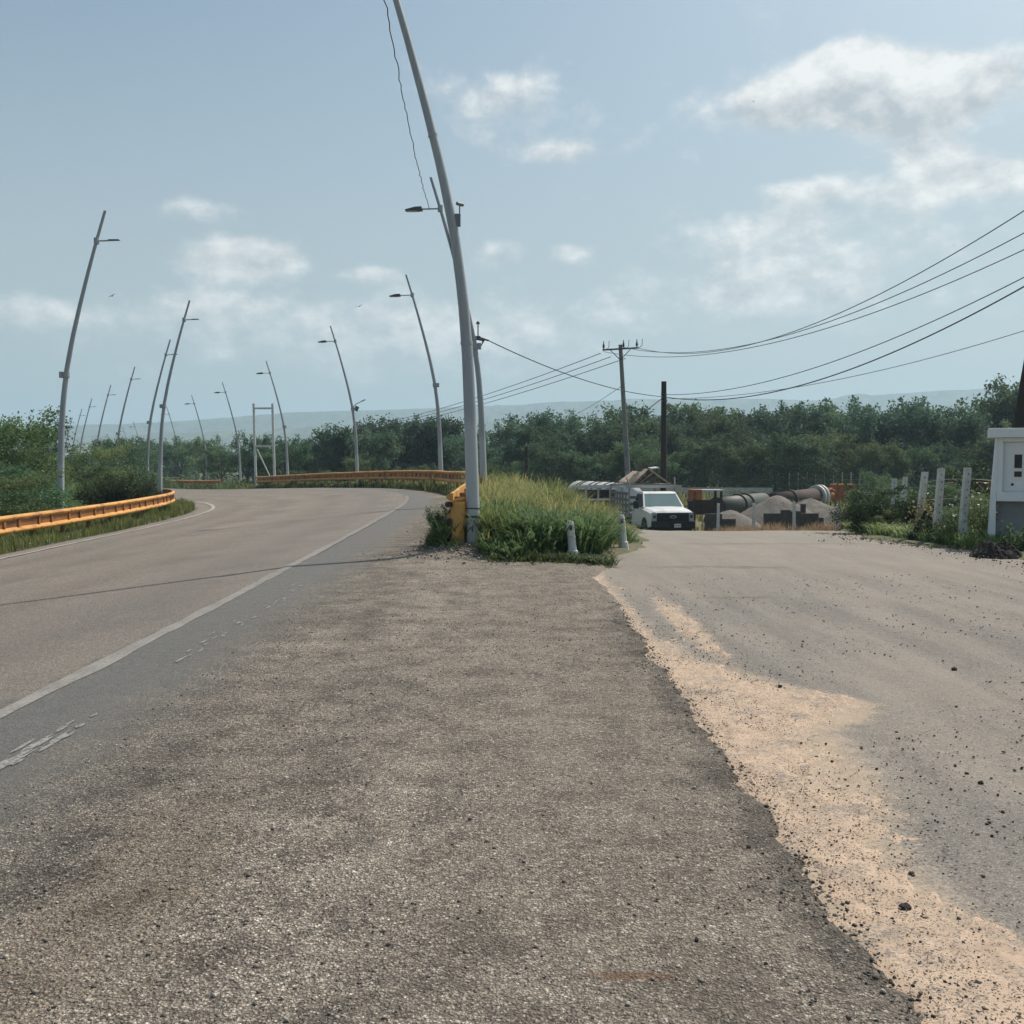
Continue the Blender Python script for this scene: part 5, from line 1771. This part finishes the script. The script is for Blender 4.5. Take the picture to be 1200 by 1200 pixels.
x, y = island(1900, 15.75, 36)
front = 15.9 + .25 * np.sin(x * 3) + .9 * np.clip((.15 - x), 0, 1)
fr_ = (x + .9) / (xl_side(y) + .9)
rim = np.clip((xl_side(y) - .25 - x) * 1.2, .22, 1) * np.clip(.26 + (y - front) * .42, .26, 1) * (1 - .5 * ss(fr_, .35, 1))
k_ = clear(x, y) & (x < xl_side(y) - .3) & (RNG.uniform(0, 1, len(x)) < .25 + 1.5 * fbm(x * 2, y * 2, 2, 74)); x, y, rim = x[k_], y[k_], rim[k_]
yel = ss(fbm(x * .8, y * .35, 3, 71), .40, .62) * ss(y, 17.6, 20.5)
h = (.20 + .62 * fbm(x * 1.1, y * .8, 3, 72)) * rim * RNG.uniform(.6, 1.4, len(x)) * (1 + .25 * ss(y, 18, 24))
tussocks('grass', x, y, h, M['grass'], yel * .45 + RNG.uniform(0, .45, len(x)), 42, .009, .2, .6)
x, y = island(420, 15.75, 20)
front = 15.9 + .25 * np.sin(x * 3) + .9 * np.clip((.15 - x), 0, 1)
rim = np.clip((xl_side(y) - x) * 2.0, .35, 1) * np.clip(.35 + (y - front) * .7, .35, 1)
k_ = clear(x, y) & (x < xl_side(y) - .35) & (fbm(x * 1.3, y * 1.3, 3, 73) > .50); x, y, rim = x[k_], y[k_], rim[k_]
tussocks('grass', x, y, .54 * rim * RNG.uniform(.6, 1.35, len(x)), M['grass_dk'], RNG.uniform(0, 1, len(x)), 36, .016, .15, .95)
# seed heads and stray dry stems standing above the rest
x, y = island(160, 17.0, 34)
k_ = clear(x, y); x, y = x[k_], y[k_]
k_ = x < xl_side(y) - .8; x, y = x[k_], y[k_]
tussocks('grass', x, y, .62 * RNG.uniform(.6, 1.2, len(x)), M['grass_dry'], RNG.uniform(0, .8, len(x)), 7, .007, .2, .5)


n = 170; x = RNG.uniform(-.3, 1.5, n); y = 15.75 + .25 * np.sin(x * 3) + .9 * np.clip(.15 - x, 0, 1) + RNG.normal(0, .16, n)
tussocks('grass', x, y, .10 * RNG.uniform(.4, 1.6, n), M['grass_dk'], RNG.uniform(0, .9, n), 12, .009, .12, 1.2)


def verge(n, t0, t1, y0, y1, hh, mat, vlo, vhi, w=.014, thr=.35, pw=1.0):
    s = RNG.uniform(0, 1, n) ** pw
    yy = y0 + (y1 - y0) * s
    idx = np.interp(yy, PATH[:, 1], np.arange(len(PATH)))
    i0 = idx.astype(int)
    t = RNG.uniform(t0, t1, n)
    x = np.interp(idx, np.arange(len(PATH)), PATH[:, 0]) + np.interp(idx, np.arange(len(PATH)), NRM[:, 0]) * t
    y = yy + np.interp(idx, np.arange(len(PATH)), NRM[:, 1]) * t
    k_ = fbm(x * .7, y * .7, 3, 81) > thr
    x, y = x[k_], y[k_]
    h = hh * RNG.uniform(.3, 1.3, len(x)) * (.15 + 1.5 * fbm(x * .9, y * .9, 3, 82) ** 1.5)
    return tag(blades('grass', x, y, h, mat, RNG.uniform(vlo, vhi, len(x)), w), kind='stuff')


verge(24000, -10.9, -8.8, 14, 62, .40, M['grass'], .0, .40, .012, .36)
verge(12000, -14, -10.4, 14, 60, .55, M['grass'], 0, .55, .016, .40)
verge(15000, 1.7, 3.4, 36, 84, .42, M['grass'], .25, .9, .022, .28, .8)
verge(7000, 1.7, 3.2, 36, 84, .42, M['leaf_d'], .2, .9, .03, .40, .8)
verge(5000, 1.0, 3.0, 84, 170, .8, M['grass_dk'], .2, .9, .04, .30)
# weeds at the foot of the near lamp's left
n = 34
x = RNG.normal(-1.1, .12, n); y = RNG.normal(17.6, .45, n)
tussocks('grass', x, y, .40 * RNG.uniform(.4, 1.35, n), M['grass_dk'], RNG.uniform(0, .6, n), 26, .010, .14, .9)
n = 260
y = RNG.uniform(17.2, 38, n); x = np.interp(y, PATH[:, 1], PATH[:, 0]) + RNG.uniform(1.85, 2.45, n)
tussocks('grass', x, y, .16 * RNG.uniform(.3, 1.6, n), M['grass'], RNG.uniform(0, .7, n), 14, .009, .13, 1.0)
n = 700
y = RNG.uniform(16.8, 30, n); x = np.interp(y, PATH[:, 1], PATH[:, 0]) + RNG.normal(1.85, .2, n)
sz = sizes(n, .008, .03)
tag(stones('gravel', np.stack([x, y, Hxy(x, y) + .045], 1), sz, M['chip']), kind='stuff')
# dry grass along the front of the yard
n = 16000
y = RNG.uniform(39.5, 44.5, n); x = RNG.uniform(8.3, 15.2, n)
k_ = fbm(x * .8, y * .5, 3, 91) > .38
x, y = x[k_], y[k_]
tag(blades('grass', x, y, .62 * RNG.uniform(.4, 1.35, len(x)) * (.4 + fbm(x * .9, y * .9, 3, 92)), M['grass_dry'], RNG.uniform(0, 1, len(x)), .014), kind='stuff')
n = 14000
y = RNG.uniform(46, 96, n); x = RNG.uniform(-4, 45, n)
k_ = (fbm(x * .2, y * .2, 3, 93) > .40) & ~((y < 56) & (x > 9))
x, y = x[k_], y[k_]
tag(blades('grass', x, y, .7 * RNG.uniform(.4, 1.3, len(x)), M['grass'], RNG.uniform(.2, .9, len(x)), .05), kind='stuff')
# right roadside weeds
n = 9000
y = RNG.uniform(17.6, 31, n); x = xr_side(y) + .25 + np.abs(RNG.normal(0, .9, n))
k_ = (fbm(x * 1.1, y * 1.1, 3, 95) > .38) & ~((x > 8.8) & (y < 18.9))
x, y = x[k_], y[k_]
tag(blades('grass', x, y, .24 * RNG.uniform(.3, 1.3, len(x)) * (.3 + 1.2 * fbm(x, y, 3, 96)), M['grass_dk'], RNG.uniform(0, 1, len(x)), .013, .6), kind='stuff')
n = 260; y = RNG.uniform(18.2, 30, n); x = xr_side(y) + .3 + np.abs(RNG.normal(0, .8, n)); k_ = ~((x > 8.7) & (y < 19.2)); x, y = x[k_], y[k_]
tussocks('grass', x, y, .22 * RNG.uniform(.5, 1.4, len(x)), M['grass'], RNG.uniform(0, .5, len(x)), 26, .012, .18, .9)


def weed_plant(label, px, py, d, ht, rad, nfl, mat, nl=900, lsz=.06):
    p = at(px, py, d); z0 = H1(p.x, d)
    g = empty('weed', (p.x, d, z0), 0, label, 'weed')
    C = []; F_ = []; mb = MB()
    for i in range(16):
        a = random.uniform(0, 6.28); r_ = rad * math.sqrt(random.uniform(.05, 1)); top = Vector((math.cos(a) * r_, math.sin(a) * r_, ht * random.uniform(.55, 1)))
        b0 = Vector((math.cos(a) * r_ * .35, math.sin(a) * r_ * .35, -.02))
        mb.tube([b0, b0.lerp(top, .5) + Vector((0, 0, .05)), top], [.006, .005, .002], 4, False)
        u_ = RNG.uniform(.1, 1, nl // 16)[:, None]
        C.append(np.array(b0) * (1 - u_) + np.array(top) * u_ + RNG.normal(0, .07, (nl // 16, 3)))
        F_.append(top)
    C = np.concatenate(C); C = C[C[:, 2] > 0]
    link('foliage', leaves_mesh('foliage', C, lsz, mat, RNG.uniform(0, 1, len(C)), .3, .6), g)
    mb.build('stem', M['leaf_c'], g)
    if nfl:
        pts = np.array([F_[i % 16] for i in range(nfl)]) + RNG.normal(0, .09, (nfl, 3))
        tag(link('flowers', leaves_mesh('flowers', pts, .05, M['flower'], np.ones(nfl), .8, .9), g), kind='stuff')
    return g


weed_plant('flowering weed with pale flowers between the middle and right concrete posts', 1113, 632, 20.4, .75, .42, 34, M['leaf_c'])
weed_plant('tall pale-flowered weed just left of the meter housing', 1148, 628, 19.6, 1.15, .42, 44, M['leaf_c'], 1100)
weed_plant('dry brown creeper climbing the left one of the near three concrete posts', 1082, 626, 21.3, 1.0, .26, 12, M['grass_dry'], 1000, .05)
weed_plant('green weed at the foot of the middle concrete post', 1100, 638, 19.9, .55, .4, 10, M['leaf_c'])
weed_plant('spiky weed with white flowers at the lower right edge beside the soil heap', 1197, 655, 17.6, .5, .3, 14, M['leaf_c'])

# birds in the sky
for px, py, d, lab in ((131, 347, 60, 'tiny black bird flying right of the biggest left lamp'), (421, 359, 60, 'tiny black bird in the sky between two right-hand lamps'),
                       (1118, 287, 60, 'tiny black bird in the sky near the uppermost power wire'), (883, 119, 60, 'tiny black bird in front of the big cloud')):
    p = at(px, py, d)
    mb = MB(); mb.lathe([(-.12, 0), (-.06, .03), (.02, .035), (.10, .015), (.16, 0)], (0, 0, 0), (1, 0, 0), 8, True)
    mb.add([(-.02, 0, .01), (.07, 0, .01), (.02, .2, .07), (-.04, .2, .06), (-.02, .38, .02), (.02, -.2, .07), (-.04, -.2, .06), (-.02, -.38, .02)],
           [(0, 1, 2, 3), (3, 2, 4), (1, 0, 6, 5), (5, 6, 7)])
    o = mb.build('bird', M['bird']); o.location = p; o.rotation_euler = (R(15), 0, random.uniform(0, 6)); o.scale = (.8,) * 3 if px < 800 else (.5,) * 3
    tag(o, lab, 'bird', 'birds in the sky')

# ------------------------------------------------------------------ far hills
def hills(dist, skx, skv, seed, amp):
    px = np.linspace(-900, 2100, 420)
    x = (px - 600) / F * dist
    top = np.array([at(600, v, dist).z for v in np.interp(px, skx, skv)])
    top = top + (fbm(px * .02, px * 0, 5, seed) - .5) * amp
    rows = [(-420, -.0, 1), (-300, .30, 0), (-200, .52, 0), (-100, .78, 0), (-30, .95, 0), (0, 1, 0), (120, .9, 0), (300, .55, 0)]
    X = np.stack([x * (1 + r[0] / dist) for r in rows]); Y = np.stack([np.full_like(x, dist + r[0]) for r in rows])
    Z = np.stack([-30 + (top + 30) * r[1] * (1 + (0 if r[1] in (0, 1) else .12) * (fbm(px * .012 + r[0], px * 0 + r[0], 4, seed + 3) * 2 - 1)) for r in rows])
    o = grid_mesh('hills', X, Y, Z, M['hills'], skirt=0)
    return tag(o, kind='structure')


hills(3000, [-900, 0, 200, 330, 480, 600, 700, 800, 960, 1050, 1150, 1300, 2100], [505, 502, 494, 484, 479, 474, 470, 468, 468, 461, 455, 450, 470], 5, 8)
hills(2200, [-900, 0, 300, 480, 560, 650, 760, 900, 1010, 1100, 1170, 1300, 2100], [516, 514, 505, 498, 495, 492, 490, 490, 486, 476, 472, 470, 480], 9, 10)

# ------------------------------------------------------------------ sky, sun, haze
SUN_AZ, SUN_EL = R(49), R(54)       # azimuth clockwise from straight ahead (+Y)
sd = Vector((math.sin(SUN_AZ) * math.cos(SUN_EL), math.cos(SUN_AZ) * math.cos(SUN_EL), math.sin(SUN_EL)))
sl = bpy.data.lights.new('sun', 'SUN'); sl.energy = 3.9; sl.angle = R(.6); sl.color = (1.0, .905, .80)
so = bpy.data.objects.new('sun', sl); COL.objects.link(so)
so.rotation_euler = (-sd).to_track_quat('-Z', 'Y').to_euler()
so.location = (30, 30, 60)

w = bpy.data.worlds.new('World'); scene.world = w; w.use_nodes = True
k = NT(w.node_tree)
bg = w.node_tree.nodes['Background']
sky = k.new('ShaderNodeTexSky'); sky.sky_type = 'NISHITA'; sky.sun_disc = False
sky.sun_elevation = SUN_EL; sky.sun_rotation = SUN_AZ; sky.altitude = 50; sky.air_density = 1.0; sky.dust_density = 3.0; sky.ozone_density = 1.0
SKY_STR = .095
tc = k.new('ShaderNodeTexCoord').outputs['Generated']
sep = k.new('ShaderNodeSeparateXYZ'); k.l.new(tc, sep.inputs[0])
az = k.m('ARCTAN2', sep.outputs[0], sep.outputs[1]); el = k.m('ARCSINE', sep.outputs[2])
comb = k.new('ShaderNodeCombineXYZ'); k.put(comb.inputs[0], az); k.put(comb.inputs[1], k.m('MULTIPLY', el, 1.5)); pc = comb.outputs[0]
nz1 = k.noise(pc, 15.0, 9, .62)
comb2 = k.new('ShaderNodeCombineXYZ'); k.put(comb2.inputs[0], k.m('ADD', az, .008)); k.put(comb2.inputs[1], k.m('ADD', k.m('MULTIPLY', el, 1.5), .022))
nz2 = k.noise(comb2.outputs[0], 15.0, 9, .62)
nzb = k.noise(pc, 3.2, 4, .55)
CL = [(1005, 116, 92, 26, 1.25), (1095, 112, 52, 32, 1.15), (985, 80, 34, 22, 1.2), (1020, 84, 30, 22, .7), (910, 118, 30, 16, .7), (1215, 80, 40, 26, .42), (1165, 205, 80, 19, .85), (1105, 186, 30, 13, .55), (1065, 176, 34, 9, .4),
      (930, 258, 110, 26, .40), (950, 222, 40, 12, .45), (890, 22, 36, 22, .38), (292, 298, 54, 18, 1.0), (275, 312, 70, 14, .4), (230, 243, 50, 14, .5), (260, 360, 150, 24, .34), (437, 322, 28, 10, .6),
      (560, 108, 70, 26, .42), (583, 300, 34, 14, .6), (665, 178, 46, 10, .5), (670, 295, 22, 12, .48), (870, 345, 110, 24, .44), (30, 365, 50, 14, .42), (560, 395, 130, 42, .46), (300, 400, 320, 38, .42), (1000, 320, 220, 55, .46), (700, 140, 160, 60, .3)]
cov = None; lit = None
for (px, py, rx, ry, am) in CL:
    v = at(px, py, 100) - Vector((0, 0, CAMH)); v.normalize()
    a0 = math.atan2(v.x, v.y); e0 = math.asin(v.z)
    da = k.m('MULTIPLY', k.m('SUBTRACT', az, a0), F / rx); de = k.m('MULTIPLY', k.m('SUBTRACT', el, e0), F / ry)
    g = k.m('MULTIPLY', k.m('EXPONENT', k.m('MULTIPLY', k.m('ADD', k.m('MULTIPLY', da, da), k.m('MULTIPLY', de, de)), -.7)), am)
    l_ = k.m('MULTIPLY', g, de)
    cov = g if cov is None else k.m('ADD', cov, g)
    lit = l_ if lit is None else k.m('ADD', lit, l_)
amb = k.m('MULTIPLY', k.smooth(nzb, .5, .75), .3)
cov = k.m('ADD', cov, k.m('MULTIPLY', amb, k.smooth(k.m('ABSOLUTE', az), .5, .9)))
dens = k.m('ADD', cov, k.m('MULTIPLY', k.m('SUBTRACT', nz1, .5), 1.25))
mask = k.m('MULTIPLY', k.smooth(dens, .22, .78), k.smooth(sep.outputs[2], 0.0, .06))
light = k.m('ADD', k.m('ADD', .52, k.m('MULTIPLY', lit, .42)), k.m('MULTIPLY', k.m('SUBTRACT', nz1, nz2), 2.6), clamp=True)
ccol = k.mix(light, (.42, .44, .455), (.92, .90, .86))
skyc = k.mix(1.0, sky.outputs[0], (.97, 1.05, .97), 'MULTIPLY')
veil = k.m('MULTIPLY', k.smooth(el, .50, .03), .72)
skyc = k.mix(veil, skyc, k.scalec((.425, .470, .474), 1 / SKY_STR))
ccs = k.scalec(ccol, 1 / SKY_STR)
k.put(bg.inputs['Color'], k.mix(k.m('MULTIPLY', mask, .82), skyc, ccs))
bg.inputs['Strength'].default_value = SKY_STR

# hazy air round the whole place
HZ = bpy.data.meshes.new('haze')
bm = bmesh.new(); bmesh.ops.create_cube(bm, size=1)
bmesh.ops.scale(bm, vec=(9600, 9800, 330), verts=bm.verts); bmesh.ops.translate(bm, vec=(0, 900, 100), verts=bm.verts)
bm.to_mesh(HZ); bm.free()
hz = link('haze', HZ); tag(hz, kind='stuff')
m = bpy.data.materials.new('haze_air'); m.use_nodes = True
nt = m.node_tree; nt.nodes.remove(nt.nodes['Principled BSDF'])
pv = nt.nodes.new('ShaderNodeVolumePrincipled'); pv.inputs['Color'].default_value = (.60, .82, 1.0, 1); pv.inputs['Density'].default_value = .00036
pv.inputs['Anisotropy'].default_value = .2
nt.links.new(pv.outputs[0], nt.nodes['Material Output'].inputs['Volume'])
HZ.materials.append(m)

scene.view_settings.view_transform = 'Standard'; scene.view_settings.look = 'None'
scene.view_settings.exposure = .22; scene.view_settings.gamma = 1
try:
    scene.cycles.volume_bounces = 1; scene.cycles.max_bounces = 8; scene.cycles.transparent_max_bounces = 8
except Exception: pass
